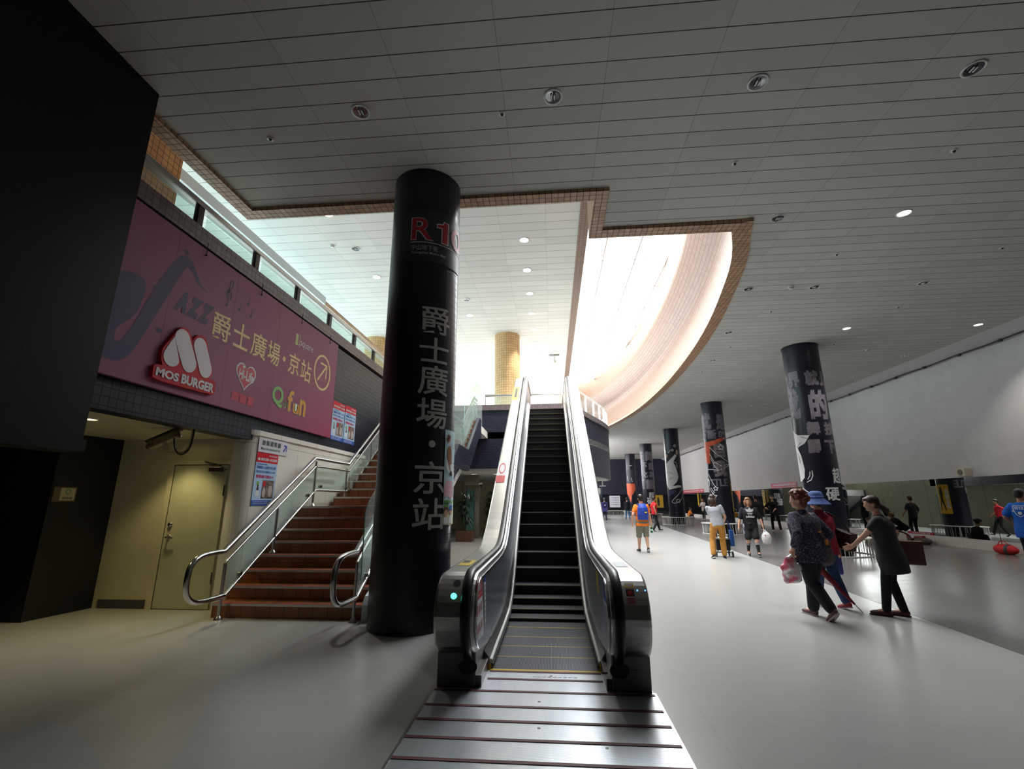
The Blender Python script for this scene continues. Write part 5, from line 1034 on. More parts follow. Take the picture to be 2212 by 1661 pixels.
def hand(g, wrist, d, n, s, side, curl=.5):
    """palm, four fingers and a thumb; d finger direction, n palm normal"""
    d = d.normalized(); n = (n-d*n.dot(d)).normalized(); w = d.cross(n)
    if w.dot(side) < 0: w = -w
    pe = wrist + d*.085*s
    rings(g, [(wrist - d*.01*s, w, n, .026*s, .02*s), (wrist + d*.03*s, w, n, .037*s, .017*s), (wrist + d*.07*s, w, n, .042*s, .016*s), (pe, w, n, .041*s, .013*s)], 12)
    for k, L in ((-.031, .062), (-.0105, .074), (.0105, .078), (.031, .07)):
        a = pe + w*k*s - d*.008*s; b = a + (d*math.cos(curl*.6) + n*math.sin(curl*.6))*L*.5*s; c = b + (d*math.cos(curl*1.7) + n*math.sin(curl*1.7))*L*.5*s
        chain(g, [a, b, c], [.0098*s, .009*s, .0078*s])
    a = wrist + d*.025*s + w*.03*s; b = a + (d*.55 + w*.75 + n*.35).normalized()*.042*s; c = b + (d*.85 + w*.15 + n*.5).normalized()*.035*s
    chain(g, [a, b, c], [.0135*s, .0105*s, .0088*s]); return pe
def person(label, pos, heading, h, skin, vox, feet=((-.08, .12, 0, 0, 0), (.08, -.1, 0, 0, 0)), hands=None, lean=(0, .03), hipz=None, hip=(0, 0), turn=0, nod=0, bulk=1.0,
           hair=None, top=None, bottom=None, shoe=None, curl=(.5, .5), handd=None, kneepole=None, elbpole=None, group=None, palm=None):
    R = bpy.data.objects.new('person', None); R.location = pos; R.rotation_euler = (0, 0, math.radians(heading)); COL.objects.link(R); tag(R, label, 'person', group)
    s = h/1.7; X, Y, Z = V((1, 0, 0)), V((0, 1, 0)), V((0, 0, 1)); J = {}
    P = V((hip[0], hip[1], (hipz if hipz is not None else .53*h)))
    d = V((lean[0], lean[1], 1)).normalized(); r = (X - d*X.dot(d)).normalized(); f = d.cross(r)*-1 if d.cross(r).y < 0 else d.cross(r)
    wa, ch, nb = P+d*.115*h, P+d*.215*h, P+d*.305*h
    sh = {-1: P+d*.268*h-r*.1*h*bulk**.5, 1: P+d*.268*h+r*.1*h*bulk**.5}; hj = {-1: P-X*.052*h, 1: P+X*.052*h}
    T = Matrix.Rotation(math.radians(turn), 3, 'Z') @ Matrix.Rotation(math.radians(-nod), 3, 'X'); hx, hy, hz = T @ X, T @ Y, T @ Z
    hc = nb + d*.035*h + hz*.07*h + hy*.012*h
    J.update(P=P, d=d, r=r, f=f, waist=wa, chest=ch, neck=nb, sh=sh, head=hc, hx=hx, hy=hy, hz=hz)
    body = G(); k = bulk; lk = k*min(1, bottom.get('ease', 1))*.9 if bottom and bottom.get('len', .95) > .9 else k
    # trunk, neck, head
    rings(body, [(P-d*.05*h, r, f, .075*h*k, .058*h*k), (P, r, f, .088*h*k, .064*h*k), (wa, r, f, .074*h*k, .055*h*k), (ch, r, f, .086*h*k, .062*h*k), (P+d*.265*h, r, f, .096*h*k, .048*h*k), (P+d*.285*h, r, f, .075*h, .044*h), (nb+d*.0, r, f, .05*h, .04*h)])
    seg(body, nb-d*.02*h, hc-hz*.03*h-hy*.012*h, .034*h, .031*h)
    HM = Matrix((hx, hy, hz)).transposed()
    body.ball(hc+hz*.012*h, (.0455*h, .056*h, .056*h), 20, 14, HM); body.ball(hc-hz*.026*h+hy*.012*h, (.037*h, .04*h, .04*h), 18, 12, HM)
    body.ball(hc-hz*.012*h+hy*.055*h, (.009*h, .014*h, .013*h), 10, 8, HM); body.ball(hc+hz*.006*h+hy*.05*h, (.007*h, .008*h, .018*h), 8, 8, HM)
    body.ball(hc-hz*.038*h+hy*.047*h, (.015*h, .008*h, .006*h), 10, 6, HM); body.ball(hc-hz*.052*h+hy*.042*h, (.014*h, .01*h, .009*h), 10, 6, HM)
    for q in (-1, 1): body.ball(hc+hx*.046*h*q-hz*.006*h-hy*.004*h, (.006*h, .013*h, .018*h), 8, 8, HM); body.ball(hc+hx*.022*h*q-hz*.016*h+hy*.036*h, (.013*h, .012*h, .012*h), 8, 6, HM)
    # legs
    J['knee'], J['ank'], J['toe'] = {}, {}, {}
    for q, ft in zip((-1, 1), feet):
        fx, fy, fz, pit, yaw = (*ft, 0, 0)[:5] if len(ft) < 5 else ft
        yr = math.radians(yaw); fd = V((math.sin(yr), math.cos(yr), 0)); pr = math.radians(pit)
        toe_dir = (fd*math.cos(pr) - Z*math.sin(pr)); up_ = (Z*math.cos(pr) + fd*math.sin(pr))
        heel = V((fx, fy, fz)) ; ank = heel + up_*.045*h + toe_dir*.02*h
        kp = V(kneepole[q]) if kneepole else fd*1.0 + X*q*.08
        kn, ank = ik(hj[q], ank, .247*h, .245*h, kp); J['knee'][q] = kn; J['ank'][q] = ank; J['toe'][q] = (ank, toe_dir, up_)
        chain(body, [hj[q], hj[q].lerp(kn, .5), kn], [.047*h*lk, .041*h*lk, .031*h*lk]); chain(body, [kn, kn.lerp(ank, .3)-fd*.006*h, ank], [.03*h*lk, .031*h*lk, .019*h])
        chain(body, [ank, ank+toe_dir*.07*h-up_*.02*h, ank+toe_dir*.1*h-up_*.027*h], [.02*h, .018*h, .014*h])
    # arms and hands
    J['elb'], J['wri'], J['hd'] = {}, {}, {}
    hands = hands or ((-.2*s, .06, .8*s), (.2*s, .06, .8*s))
    for i, q in enumerate((-1, 1)):
        t = V(hands[i]); ep = V(elbpole[q]) if elbpole and q in elbpole else V((q*.5, -1, -.1))
        el, wr = ik(sh[q], t, .172*h, .15*h, ep); J['elb'][q] = el; J['wri'][q] = wr
        chain(body, [sh[q], sh[q].lerp(el, .5), el], [.03*h*k**.5, .027*h*k**.5, .023*h]); chain(body, [el, el.lerp(wr, .35), wr], [.0235*h, .0225*h, .0155*h])
        hd = V(handd[q]) if handd and q in handd else (wr-el).normalized()*.7 + Z*-.5
        pn = V(palm[q]) if palm and q in palm else X*-q + Y*.15
        J['hd'][q] = hand(body, wr, hd, pn, s, Y, curl[i])
    blob('body', body, skin, R, vox)
    for q in (-1, 1):
        g = G(); c = hc+hx*.0195*h*q+hz*.004*h+hy*.0475*h; g.ball(c, (.007*h, .004*h, .0034*h), 10, 6, HM); e = local('eye', g, M('eye_white', (226, 220, 214), .3), R)
        g = G(); g.ball(c+hy*.0028*h, (.0032*h, .0018*h, .0032*h), 8, 6, HM); local('iris', g, M('iris', (28, 20, 18), .2), e)
    g = G(); g.ball(hc-hz*.0375*h+hy*.0525*h, (.012*h, .0026*h, .0036*h), 10, 6, HM); local('mouth', g, M('lips', (170, 92, 86), .5), R)
    # hair
    if hair:
        kind, hm = hair; g = G()
        g.ball(hc+hz*.022*h-hy*.01*h, (.052*h, .06*h, .057*h), 20, 14, HM)
        if kind == 'short': g.ball(hc-hy*.028*h+hz*.0*h, (.048*h, .04*h, .055*h), 16, 10, HM); g.ball(hc+hz*.05*h+hy*.022*h, (.04*h, .035*h, .025*h), 14, 8, HM)
        if kind == 'bob': [g.ball(hc+hx*q*.042*h-hy*.01*h-hz*.03*h, (.027*h, .048*h, .06*h), 14, 10, HM) for q in (-1, 1)]; g.ball(hc-hy*.035*h-hz*.03*h, (.05*h, .034*h, .06*h), 16, 10, HM); g.ball(hc+hy*.036*h+hz*.042*h, (.042*h, .022*h, .022*h), 14, 8, HM)
        if kind == 'long': [g.ball(hc+hx*q*.046*h-hy*.02*h-hz*.05*h, (.03*h, .05*h, .075*h), 14, 10, HM) for q in (-1, 1)]; g.ball(hc-hy*.04*h-hz*.05*h, (.058*h, .036*h, .085*h), 16, 10, HM); [g.ball(hc-hy*.05*h-hz*.12*h+hx*q*.03*h, (.022*h, .02*h, .03*h), 10, 8, HM) for q in (-1, 0, 1)]
        if kind == 'curly':
            rr = random.Random(5)
            for _ in range(70):
                a, b = rr.uniform(0, 2*PI), rr.uniform(-.35, 1.5); u = V((math.cos(a)*math.cos(b), math.sin(a)*math.cos(b), math.sin(b)))
                if u.y > .55 and u.z < .35: continue
                g.ball(hc+hz*.018*h-hy*.014*h + HM @ V((u.x*.064*h, u.y*.072*h, u.z*.07*h)), rr.uniform(.013, .021)*h, 8, 6)
            g.ball(hc-hy*.036*h-hz*.02*h, (.05*h, .036*h, .05*h), 16, 10, HM)
        if kind in ('pony', 'bun'):
            g.ball(hc-hy*.022*h, (.05*h, .046*h, .055*h), 16, 10, HM); g.ball(hc+hy*.034*h+hz*.042*h+hx*.01*h, (.04*h, .024*h, .022*h), 14, 8, HM)
            if kind == 'pony': chain(g, [hc-hy*.06*h-hz*.03*h, hc-hy*.085*h-hz*.065*h, hc-hy*.08*h-hz*.11*h], [.022*h, .03*h, .014*h])
            else: g.ball(hc-hy*.075*h+hz*.02*h, .026*h, 12, 8)
        o = blob('hair', g, hm, R, vox*.9, 2)
    # clothes
    if top:
        o_ = .011*h; g = G(); hem = top.get('hem', -.06); e = top.get('ease', 1.0)*k
        st = [(P+d*hem*h, r, f, (.094*h+o_)*e*top.get('flare', 1), (.07*h+o_)*e*top.get('flare', 1))]
        if hem < -.12: st.append((P-d*.06*h, r, f, (.1*h+o_)*e, (.078*h+o_)*e))
        st += [(P+d*.02*h, r, f, (.092*h+o_)*e, (.068*h+o_)*e), (wa, r, f, (.083*h+o_)*e, (.062*h+o_)*e), (ch, r, f, (.092*h+o_)*e, (.068*h+o_)*e), (P+d*.262*h, r, f, (.1*h+o_*.6)*k, (.055*h+o_)*k), (P+d*.285*h, r, f, .085*h, .05*h), (P+d*.3*h, r, f, .058*h, .044*h), (nb+d*.006*h, r, f, .041*h, .039*h)]
        rings(g, st, 24); L = top.get('sleeve', .55)
        for q in (-1, 1):
            a, el, wr = sh[q], J['elb'][q], J['wri'][q]; rs = top.get('sr', 1.0)
            if L <= 1: chain(g, [a, a.lerp(el, L*.5), a.lerp(el, L)], [.0365*h*k**.5, .037*h*rs, .036*h*rs])
            else: chain(g, [a, a.lerp(el, .5), el, el.lerp(wr, (L-1)*.5), el.lerp(wr, L-1)], [.0365*h*k**.5, .036*h*rs, .033*h*rs, .03*h*rs, .026*h*rs])
        if top.get('collar'): g.ball(nb+d*.012*h, (.046*h, .044*h, .022*h), 16, 8)
        o = blob(top.get('name', 'shirt'), g, top['mat'], R, vox, 4); J['top'] = o
    if bottom:
        g = G(); L = bottom.get('len', .95); e = bottom.get('ease', 1.0)*k
        rings(g, [(P-d*.055*h, X, Y, .082*h*e, .07*h*e), (P-d*.02*h, X, Y, .094*h*e, .074*h*e), (P+d*.07*h, r, f, .084*h*e, .063*h*e)], 22)
        for q in (-1, 1):
            a, kn, an = hj[q], J['knee'][q], J['ank'][q]
            if L <= .5: t_ = L/.5; chain(g, [a, a.lerp(kn, t_*.5), a.lerp(kn, t_)], [.056*h*e, .053*h*e, .052*h*e*bottom.get('cuff', 1)])
            else: t_ = (L-.5)/.5; chain(g, [a, a.lerp(kn, .5), kn, kn.lerp(an, t_*.5), kn.lerp(an, t_)], [.056*h*e, .049*h*e, .04*h*e, .037*h*e*bottom.get('cuff', 1), .033*h*e*bottom.get('cuff', 1)])
        blob(bottom.get('name', 'trousers'), g, bottom['mat'], R, vox, 4)
    if shoe:
        for q in (-1, 1):
            ank, td, up_ = J['toe'][q]; sd = td.cross(up_); SM = Matrix((sd, td, up_)).transposed(); g = G(); b = ank-up_*.024*h
            g.ball(b+td*.045*h, (.026*h, .078*h, .022*h), 16, 10, SM); g.ball(b-td*.008*h+up_*.008*h, (.025*h, .032*h, .03*h), 14, 8, SM); seg(g, b+td*.01*h+up_*.012*h, ank, .024*h, .022*h*shoe.get('low', 1))
            o = blob('shoe', g, shoe['mat'], R, vox*.9, 3)
            g = G(); n = 20; pts = [(sd*.027*h*math.cos(2*PI*i/n)*(1+.1*math.sin(2*PI*i/n)) + td*(.042*h+.083*h*math.sin(2*PI*i/n))) for i in range(n)]
            g.loft([[b-up_*.021*h+p for p in pts], [b-up_*.012*h+p*1.02 for p in pts]], True, False); so = local('sole', g, shoe.get('sole', M('sole_white', (210, 210, 205), .6)), R); so.parent = o
    J['R'] = R; J['s'] = s; J['W'] = lambda p: R.matrix_basis @ V(p); return J
def socks(J, mat, a=.35, b=1.0, band=None, h=1.6, vox=.014):
    for q in (-1, 1):
        kn, an = J['knee'][q], J['ank'][q]; g = G(); chain(g, [kn.lerp(an, a), kn.lerp(an, .5), an], [.035*h, .033*h, .023*h]); o = blob('sock', g, mat, J['R'], vox, 2)
        if band: g = G(); c0, c1 = kn.lerp(an, a-.02), kn.lerp(an, a+.09); g.cyl(c0, c1, .0365*h, .0365*h, 16); o2 = local('sock_band', g, band, J['R']); o2.parent = o
NAVYC = cloth('dark_trousers', (30, 32, 44)); BLKC = cloth('black_cloth', (24, 23, 24)); JEAN = cloth('blue_denim', (58, 84, 128), (38, 58, 98), 30)
def thing_local(J, name, label, cat, at):
    """a carried thing: an Empty of its own, at a point given in the carrier's frame"""
    o = bpy.data.objects.new(name, None); o.location = J['W'](at); o.rotation_euler = J['R'].rotation_euler; COL.objects.link(o); tag(o, label, cat); return o
def sub(J, o, name, g, mats, at, vox=None, it=2, **k):
    """part of a carried thing, modelled in the carrier's frame"""
    at = V(at); g.v = [tuple(V(v)-at) for v in g.v]
    return blob(name, g, mats, o, vox, it, **k) if vox else local(name, g, mats, o, **k)
# ---- 1 woman with auburn curls, patterned jacket
PATT = noisy('speckled_jacket', (30, 29, 38), (112, 108, 138), 62, .8, detail=6, lo=.5, hi=.62)
J = person('woman with curly auburn hair in a dark speckled jacket and navy trousers, walking away', (3.43, 6.98, 0), 24, 1.6, SKIN, .0085, feet=((-.02, -.3, .1, 42, 8), (.1, .1, 0, 0, 4)), hands=((-.27, .0, .86), (.3, .05, .86)), lean=(.03, .08), turn=42, nod=4, bulk=1.28, hip=(.02, 0),
    hair=('curly', HRED), top=dict(mat=PATT, hem=-.1, sleeve=1.7, name='jacket', ease=1.1, collar=1, sr=1.15), bottom=dict(mat=NAVYC, ease=1.05), shoe=dict(mat=M('mauve_shoe', (104, 66, 68), .6), sole=M('sole_pale', (190, 180, 170), .6)), curl=(1.2, .8))
hd = J['hd'][-1]; at = hd
o = thing_local(J, 'plastic_bag', 'white and pink plastic bag hanging from the arm of the woman with auburn curls', 'bag', at)
g = G(); c = hd+V((-.03, .02, -.14)); rings(g, [(c+V((.02*math.sin(k*2.1), .015*math.cos(k*1.7), z_)), V((1, 0, 0)), V((0, 1, 0)), a_, b_) for k, (z_, a_, b_) in enumerate(((-.2, .08, .06), (-.17, .12, .09), (-.08, .13, .095), (.0, .115, .08), (.08, .09, .055), (.13, .05, .03)))], 14); [g.ball(c+V((.1*math.cos(k*1.9), .07*math.sin(k*1.9), -.16+.05*(k % 5))), .045, 8, 6) for k in range(9)]; sub(J, o, 'body', g, noisy('plastic_white_pink', (238, 234, 236), (216, 96, 122), 6, .3, lo=.45, hi=.6), at, .011, 1)
g = G(); chain(g, [c+V((-.03, 0, .1)), hd+V((0, 0, .02))], [.03, .014]); chain(g, [c+V((.04, 0, .1)), hd+V((0, 0, .02))], [.03, .014]); sub(J, o, 'handle', g, M('plastic_white', (236, 234, 236), .35), at, .01)
at = J['P']+V((.17, -.02, .02)); o = thing_local(J, 'shoulder_bag', 'grey cloth shoulder bag slung across the back of the woman in the speckled jacket', 'bag', at)
g = G(); g.ball(at+V((.02, -.03, -.06)), (.1, .13, .17), 18, 12); g.ball(at+V((.04, -.02, -.13)), (.1, .13, .1), 14, 10); sub(J, o, 'body', g, cloth('taupe_bag', (92, 82, 84)), at, .012)
g = G(); pth = smooth([J['sh'][-1]+V((.06, .09, -.05)), J['sh'][-1]+V((.04, .0, .055)), J['sh'][-1]+V((.06, -.1, -.02)), J['chest']+V((.0, -.165, -.02)), J['waist']+V((.1, -.165, 0)), at+V((.05, -.13, .06))], 5)
for i in range(len(pth)-1): a, b = V(pth[i]), V(pth[i+1]); m_ = (a+b)/2; t_ = (b-a); ax = t_.normalized(); g.tube([a, b], .022, 6)
sub(J, o, 'strap', g, cloth('taupe_strap', (84, 74, 80)), at, .01)
g = G(); g.cbox(at+V((-.05, -.165, .09)), (.035, .02, .07)); sub(J, o, 'tag', g, M('orange_tag', (214, 128, 40), .6), at); g = G(); g.cbox(J['waist']+V((.03, -.185, .06)), (.05, .02, .02)); sub(J, o, 'buckle', g, M('orange_tag', (214, 128, 40), .6), at)
# ---- 2 person in the bucket hat
J = person('person in a blue bucket hat, red shirt and jeans beside the auburn haired woman', (3.98, 7.6, 0), 22, 1.58, SKIN2, .0085, feet=((-.06, .16, 0, 0, 0), (.09, -.18, .03, 14, 6)), hands=((-.2, .12, .78), (.32, .04, .72)), lean=(.02, .05), bulk=1.16, turn=10,
    hair=('short', HBLK), top=dict(mat=cloth('crimson_shirt', (150, 24, 52)), hem=-.07, sleeve=.85, name='shirt', ease=1.06, collar=1), bottom=dict(mat=JEAN, ease=1.06), shoe=dict(mat=M('red_shoe', (150, 36, 48), .6)), curl=(1.3, 1.3))
at = J['head']+J['hz']*.04; o = thing_local(J, 'bucket_hat', 'blue denim bucket hat on the person in the red shirt', 'hat', at)
g = G(); c = J['head']-V((0, .015, 0)); prof = [(.0, .155), (.05, .152), (.085, .135), (.1, .1), (.108, .045), (.185, -.035), (.19, -.04), (.186, -.05), (.105, .03), (.0, .03)]; g.lathe(prof, tuple(c), 32); sub(J, o, 'crown', g, cloth('hat_denim', (92, 116, 178), (70, 92, 150), 40), at)
g = G(); g.lathe([(.109, .05), (.111, .055), (.106, .075), (.104, .07)], tuple(c), 32); sub(J, o, 'hat_band', g, cloth('hat_band', (76, 98, 160)), at)
at = J['sh'][1]+V((.08, -.08, -.32)); o = thing_local(J, 'handbag', 'dark brown leather handbag on the shoulder of the person in the bucket hat', 'bag', at)
g = G(); g.cbox(at+V((.02, -.02, .0)), (.13, .34, .26), Matrix.Rotation(.25, 3, 'X')); sub(J, o, 'body', g, M('brown_leather', (44, 30, 28), .35), at, .014, 4)
g = G(); g.tube(smooth([at+V((.03, .1, .12)), at+V((0, .09, .25)), J['sh'][1]+V((-.01, .04, .055)), J['sh'][1]+V((.0, -.07, .03)), at+V((.0, -.1, .2)), at+V((.02, -.14, .11))], 5), .014, 8); sub(J, o, 'strap', g, M('brown_leather', (44, 30, 28), .35), at)
g = G(); g.cbox(at+V((-.03, -.19, -.04)), (.05, .012, .014)); sub(J, o, 'clasp', g, CHROME, at)
hd = J['hd'][1]; at = hd; o = thing_local(J, 'folded_umbrella', 'folded purple umbrella in the right hand of the person in the bucket hat', 'umbrella', at)
g = G(); chain(g, [hd+V((0, .02, -.02)), hd+V((.02, .04, -.12)), hd+V((.035, .05, -.24))], [.028, .034, .03]); g.ball(hd+V((.03, .05, -.24)), (.04, .03, .025), 10, 6); sub(J, o, 'canopy', g, cloth('purple_fabric', (74, 70, 150)), at, .01); g = G(); chain(g, [hd+V((0, .0, .05)), hd+V((0, .02, -.03))], [.014, .014]); sub(J, o, 'handle', g, BLACK, at, .008)
hd = J['hd'][-1]; at = hd; o = thing_local(J, 'long_umbrella', 'closed dark red umbrella held tip down by the person in the bucket hat', 'umbrella', at)
tip = V((.12, -.32, .0)); a = hd; dirn = (tip-a); g = G(); chain(g, [a.lerp(tip, .1), a.lerp(tip, .22), a.lerp(tip, .32), a.lerp(tip, .86)], [.025, .055, .045, .016]); sub(J, o, 'canopy', g, cloth('dark_red_fabric', (120, 20, 36)), at, .01)
g = G(); g.cyl(a.lerp(tip, .84), tip, .007, n=8); g.cyl(a.lerp(tip, -.06), a.lerp(tip, .12), .011, n=8); sub(J, o, 'shaft', g, CHROME, at)
# ---- 3 woman in the dark dress
J = person('woman in a short dark dress and leggings with a low ponytail, reaching left', (4.55, 7.15, 0), 54, 1.55, SKIN, .0085, feet=((-.07, .09, 0, 0, -6), (.06, -.09, 0, 0, 0)), hands=((-.12, .4, .84), (.27, -.02, .84)), lean=(-.02, .12), hip=(.0, -.02), turn=14, nod=8, bulk=1.2, handd={-1: (.1, 1, -.35), 1: (0, .2, -1)}, elbpole={-1: (-.5, -.5, -1)},
    hair=('pony', HBRN), top=dict(mat=cloth('charcoal_dress', (46, 43, 44), (34, 32, 33), 8), hem=-.18, flare=1.04, sleeve=.5, name='dress', ease=1.04, sr=1.05), bottom=dict(mat=BLKC, ease=.84, len=.98), shoe=dict(mat=M('maroon_flat', (92, 38, 44), .45), sole=M('sole_dark', (40, 26, 26), .7), low=.6), curl=(.5, 1.1))
el = J['elb'][1]; at = el+V((.1, -.06, -.22)); o = thing_local(J, 'tote_bag', 'flat brown tote bag hanging from the right elbow of the woman in the dress', 'bag', at)
g = G(); g.cbox(at+V((0, 0, -.04)), (.1, .4, .32)); sub(J, o, 'body', g, M('brown_tote', (84, 44, 32), .5), at, .014, 3); g = G(); g.tube(smooth([at+V((0, .1, .11)), at+V((-.03, .08, .2)), el+V((0, -.02, .03)), at+V((-.03, -.06, .2)), at+V((0, -.1, .11))], 5), .012, 8); sub(J, o, 'handle', g, M('brown_tote', (84, 44, 32), .5), at); g = G(); g.cyl(at+V((.048, 0, .06)), at+V((.056, 0, .06)), .014, n=12); sub(J, o, 'stud', g, CHROME, at)
g = G(); pth = smooth([J['sh'][-1]+V((.08, .1, -.03)), J['sh'][-1]+V((.06, -.0, .045)), J['chest']+V((-.03, -.13, .05)), J['chest']+V((.06, -.15, -.05)), J['waist']+V((.14, -.1, -.02))], 5); g.tube(pth, .008, 6); local('bag_strap', g, M('brown_strap', (96, 50, 40), .5), J['R'])
# ---- 4 orange shirt, blue backpack
J = person('person in an orange T-shirt, grey shorts and blue backpack walking away beside the escalator', (2.72, 15.15, 0), 4, 1.68, SKIN, .012, feet=((-.1, .12, 0, 0, -6), (.1, -.16, .07, 32, 4)), hands=((-.3, .02, .86), (.3, .1, .8)), lean=(0, .05), bulk=1.1, hair=('short', HBLK), top=dict(mat=cloth('orange_tee', (246, 128, 36)), hem=-.08, sleeve=.6, ease=1.04), bottom=dict(mat=cloth('khaki_shorts', (128, 128, 112)), len=.52, ease=1.16, name='shorts', cuff=1.15), shoe=dict(mat=M('grey_shoe', (60, 58, 58), .6)), curl=(.5, 1.2))
at = J['chest']+V((0, -.16, -.05)); o = thing_local(J, 'backpack', 'blue backpack with a small yellow label on the person in orange', 'backpack', at)
g = G(); rings(g, [(at+V((0, .02, -.26)), V((1, 0, 0)), V((0, 1, 0)), .16, .1), (at+V((0, -.01, -.1)), V((1, 0, 0)), V((0, 1, 0)), .17, .13), (at+V((0, 0, .1)), V((1, 0, 0)), V((0, 1, 0)), .15, .11), (at+V((0, .03, .22)), V((1, 0, 0)), V((0, 1, 0)), .1, .06)], 18); sub(J, o, 'body', g, cloth('royal_blue', (28, 66, 170), (20, 48, 140), 8, .6), at, .013, 4)
for q in (-1, 1): g = G(); g.tube(smooth([at+V((q*.1, .06, .2)), J['sh'][q]+V((-q*.06, -.02, .055)), J['sh'][q]+V((-q*.05, .1, -.03)), J['waist']+V((q*.14, .08, .06)), at+V((q*.15, .08, -.15))], 5), .02, 8); sub(J, o, 'strap', g, cloth('royal_blue', (28, 66, 170)), at)
g = G(); g.cbox(at+V((.06, -.135, -.04)), (.07, .02, .03)); sub(J, o, 'label_patch', g, YS, at); g = G(); g.tube([at+V((q, -.128, -.02+abs(q)*.1)) for q in (-.14, -.07, 0, .07, .14)], .006, 6); sub(J, o, 'zip', g, NAVY, at); g = G(); g.tube(smooth([at+V((-.04, .02, .22)), at+V((0, .0, .27)), at+V((.04, .02, .22))], 4), .009, 6); sub(J, o, 'grab_loop', g, M('orange_tag', (214, 128, 40), .6), at)
hd = J['hd'][1]; at = hd; o = thing_local(J, 'drink_can', 'green drink bottle in the right hand of the person in orange', 'bottle', at); g = G(); g.lathe([(0, -.17), (.033, -.17), (.035, -.16), (.035, -.01), (.02, .02), (.014, .045), (0, .045)], tuple(hd+V((0, .03, -.02))), 18); sub(J, o, 'body', g, M('bottle_green', (40, 120, 70), .35), at); g = G(); g.lathe([(.0355, -.1), (.0355, -.06)], tuple(hd+V((0, .03, -.02))), 18); sub(J, o, 'label_band', g, WPR, at)
# ---- 5 grey shirt, tan trousers, cart
J = person('long haired person in a grey T-shirt and tan trousers pushing a black cart', (4.42, 13.6, 0), -8, 1.66, SKIN, .012, elbpole={-1: (-.3, -.5, -1), 1: (.5, -.6, -1)}, feet=((-.16, -.16, .04, 20, -10), (.12, -.02, 0, 0, 4)), hands=((.02, .34, .94), (.24, .26, .94)), lean=(-.1, .12), hip=(.02, 0), bulk=1.02, turn=-10, nod=10, hair=('long', HBRN), top=dict(mat=cloth('grey_tee', (176, 178, 186)), hem=-.03, sleeve=.55, ease=1.02), bottom=dict(mat=cloth('tan_trousers', (190, 134, 62)), ease=1.08, cuff=1.1), shoe=dict(mat=M('black_canvas', (34, 32, 34), .7)), curl=(1.2, 1.2))
at = V((.18, .5, 0)); o = thing_local(J, 'shopping_cart', 'small black wheeled cart pushed by the long haired person in tan trousers', 'cart', at)
g = G()
for x in (.04, .34): g.tube([(x, .3, .95), (x, .42, .4), (x, .46, .12)], .012, 8)
g.tube([(.04, .3, .95), (.34, .3, .95)], .014, 8); g.tube([(.0, .46, .12), (.38, .46, .12)], .012, 8); sub(J, o, 'frame', g, BLACK, at)
g = G(); g.cbox((.19, .52, .32), (.36, .26, .3)); sub(J, o, 'basket', g, cloth('black_bag', (26, 26, 28)), at, .015, 3); g = G(); g.cbox((.19, .5, .49), (.3, .22, .04)); sub(J, o, 'lid', g, M('pale_box', (206, 200, 188), .5), at)
for x, y in ((-.02, .38), (.4, .38), (.02, .66), (.36, .66)): g = G(); g.lathe([(.028, -.014), (.075, -.016), (.08, 0), (.075, .016), (.028, .014)], (x, y, .08), 20, axis='x'); sub(J, o, 'wheel', g, BLACK, at); 
at = V((.42, .42, .5)); o = thing_local(J, 'cloth_bag', 'blue cloth bag hanging at the right side of the black cart', 'bag', at); g = G(); g.cbox((.42, .42, .5), (.1, .22, .42)); sub(J, o, 'body', g, cloth('bag_blue', (24, 74, 140)), at, .016, 4); g = G(); g.tube(smooth([(.42, .34, .7), (.38, .32, .86), (.34, .3, .95), (.4, .44, .84), (.42, .48, .7)], 4), .01, 6); sub(J, o, 'handle', g, cloth('bag_blue', (24, 74, 140)), at)
# ---- 6 short haired woman with the trefoil shirt
J = person('short haired woman in glasses, black printed T-shirt, black shorts and striped knee socks', (5.55, 14.25, 0), 168, 1.57, SKIN, .012, feet=((-.1, .22, 0, -4, 4), (.1, -.2, .09, 36, 0)), hands=((-.3, .08, .8), (.32, .04, .74)), lean=(0, .02), bulk=1.16, hair=('bob', HBLD), top=dict(mat=cloth('black_tee', (26, 25, 34)), hem=-.07, sleeve=.85, ease=1.04, sr=1.1), bottom=dict(mat=cloth('black_shorts', (34, 34, 38)), len=.43, ease=1.02, name='shorts', cuff=1.0), shoe=dict(mat=M('black_canvas', (34, 32, 34), .7)), curl=(1.1, .5))
socks(J, BLKC, .34, band=M('sock_grey', (150, 152, 156), .8), h=1.55)
c = J['head']; hh = 1.55
for q in (-1, 1): g = G(); cc_ = c+J['hx']*.02*hh*q+J['hz']*.003*hh+J['hy']*.0555*hh; ring(g, (0, 0), .016*hh, .012*hh, .0022*hh, lambda u, v, d: tuple(cc_+J['hx']*u+J['hz']*v), 0); local('spectacle_rim', g, M('red_rim', (120, 40, 50), .4), J['R'])
g = G()
fr = lambda u, v, d=0: tuple(J['chest']+J['r']*(-u*1.35)+J['f']*(.14-abs(u)**2*1.6+d)+J['d']*v*1.35)
def leaf(a, L, w): return [(math.sin(a)*L*t_+math.cos(a)*w*math.sin(PI*t_)*sg, .0+math.cos(a)*L*t_-math.sin(a)*w*math.sin(PI*t_)*sg) for sg, ts in ((1, [i/8 for i in range(9)]), (-1, [1-i/8 for i in range(1, 8)])) for t_ in ts]
for a in (-.85, 0, .85): poly(g, [(u, v+.01) for u, v in leaf(a, .1, .026)], fr, .012)
for k in range(3): poly(g, [(-.06+k*.008, -.004-k*.012), (.06-k*.008, -.004-k*.012), (.055-k*.008, -.01-k*.012), (-.055+k*.008, -.01-k*.012)], fr, .014)
e = local('shirt_emblem', g, WPR, J['R']); e.parent = J['top']; g = G(); lettering(g, 'adidas', (-.08, -.1, .08, -.05), fr, .014, .03); e = local('lettering', g, WPR, J['R']); e.parent = J['top']
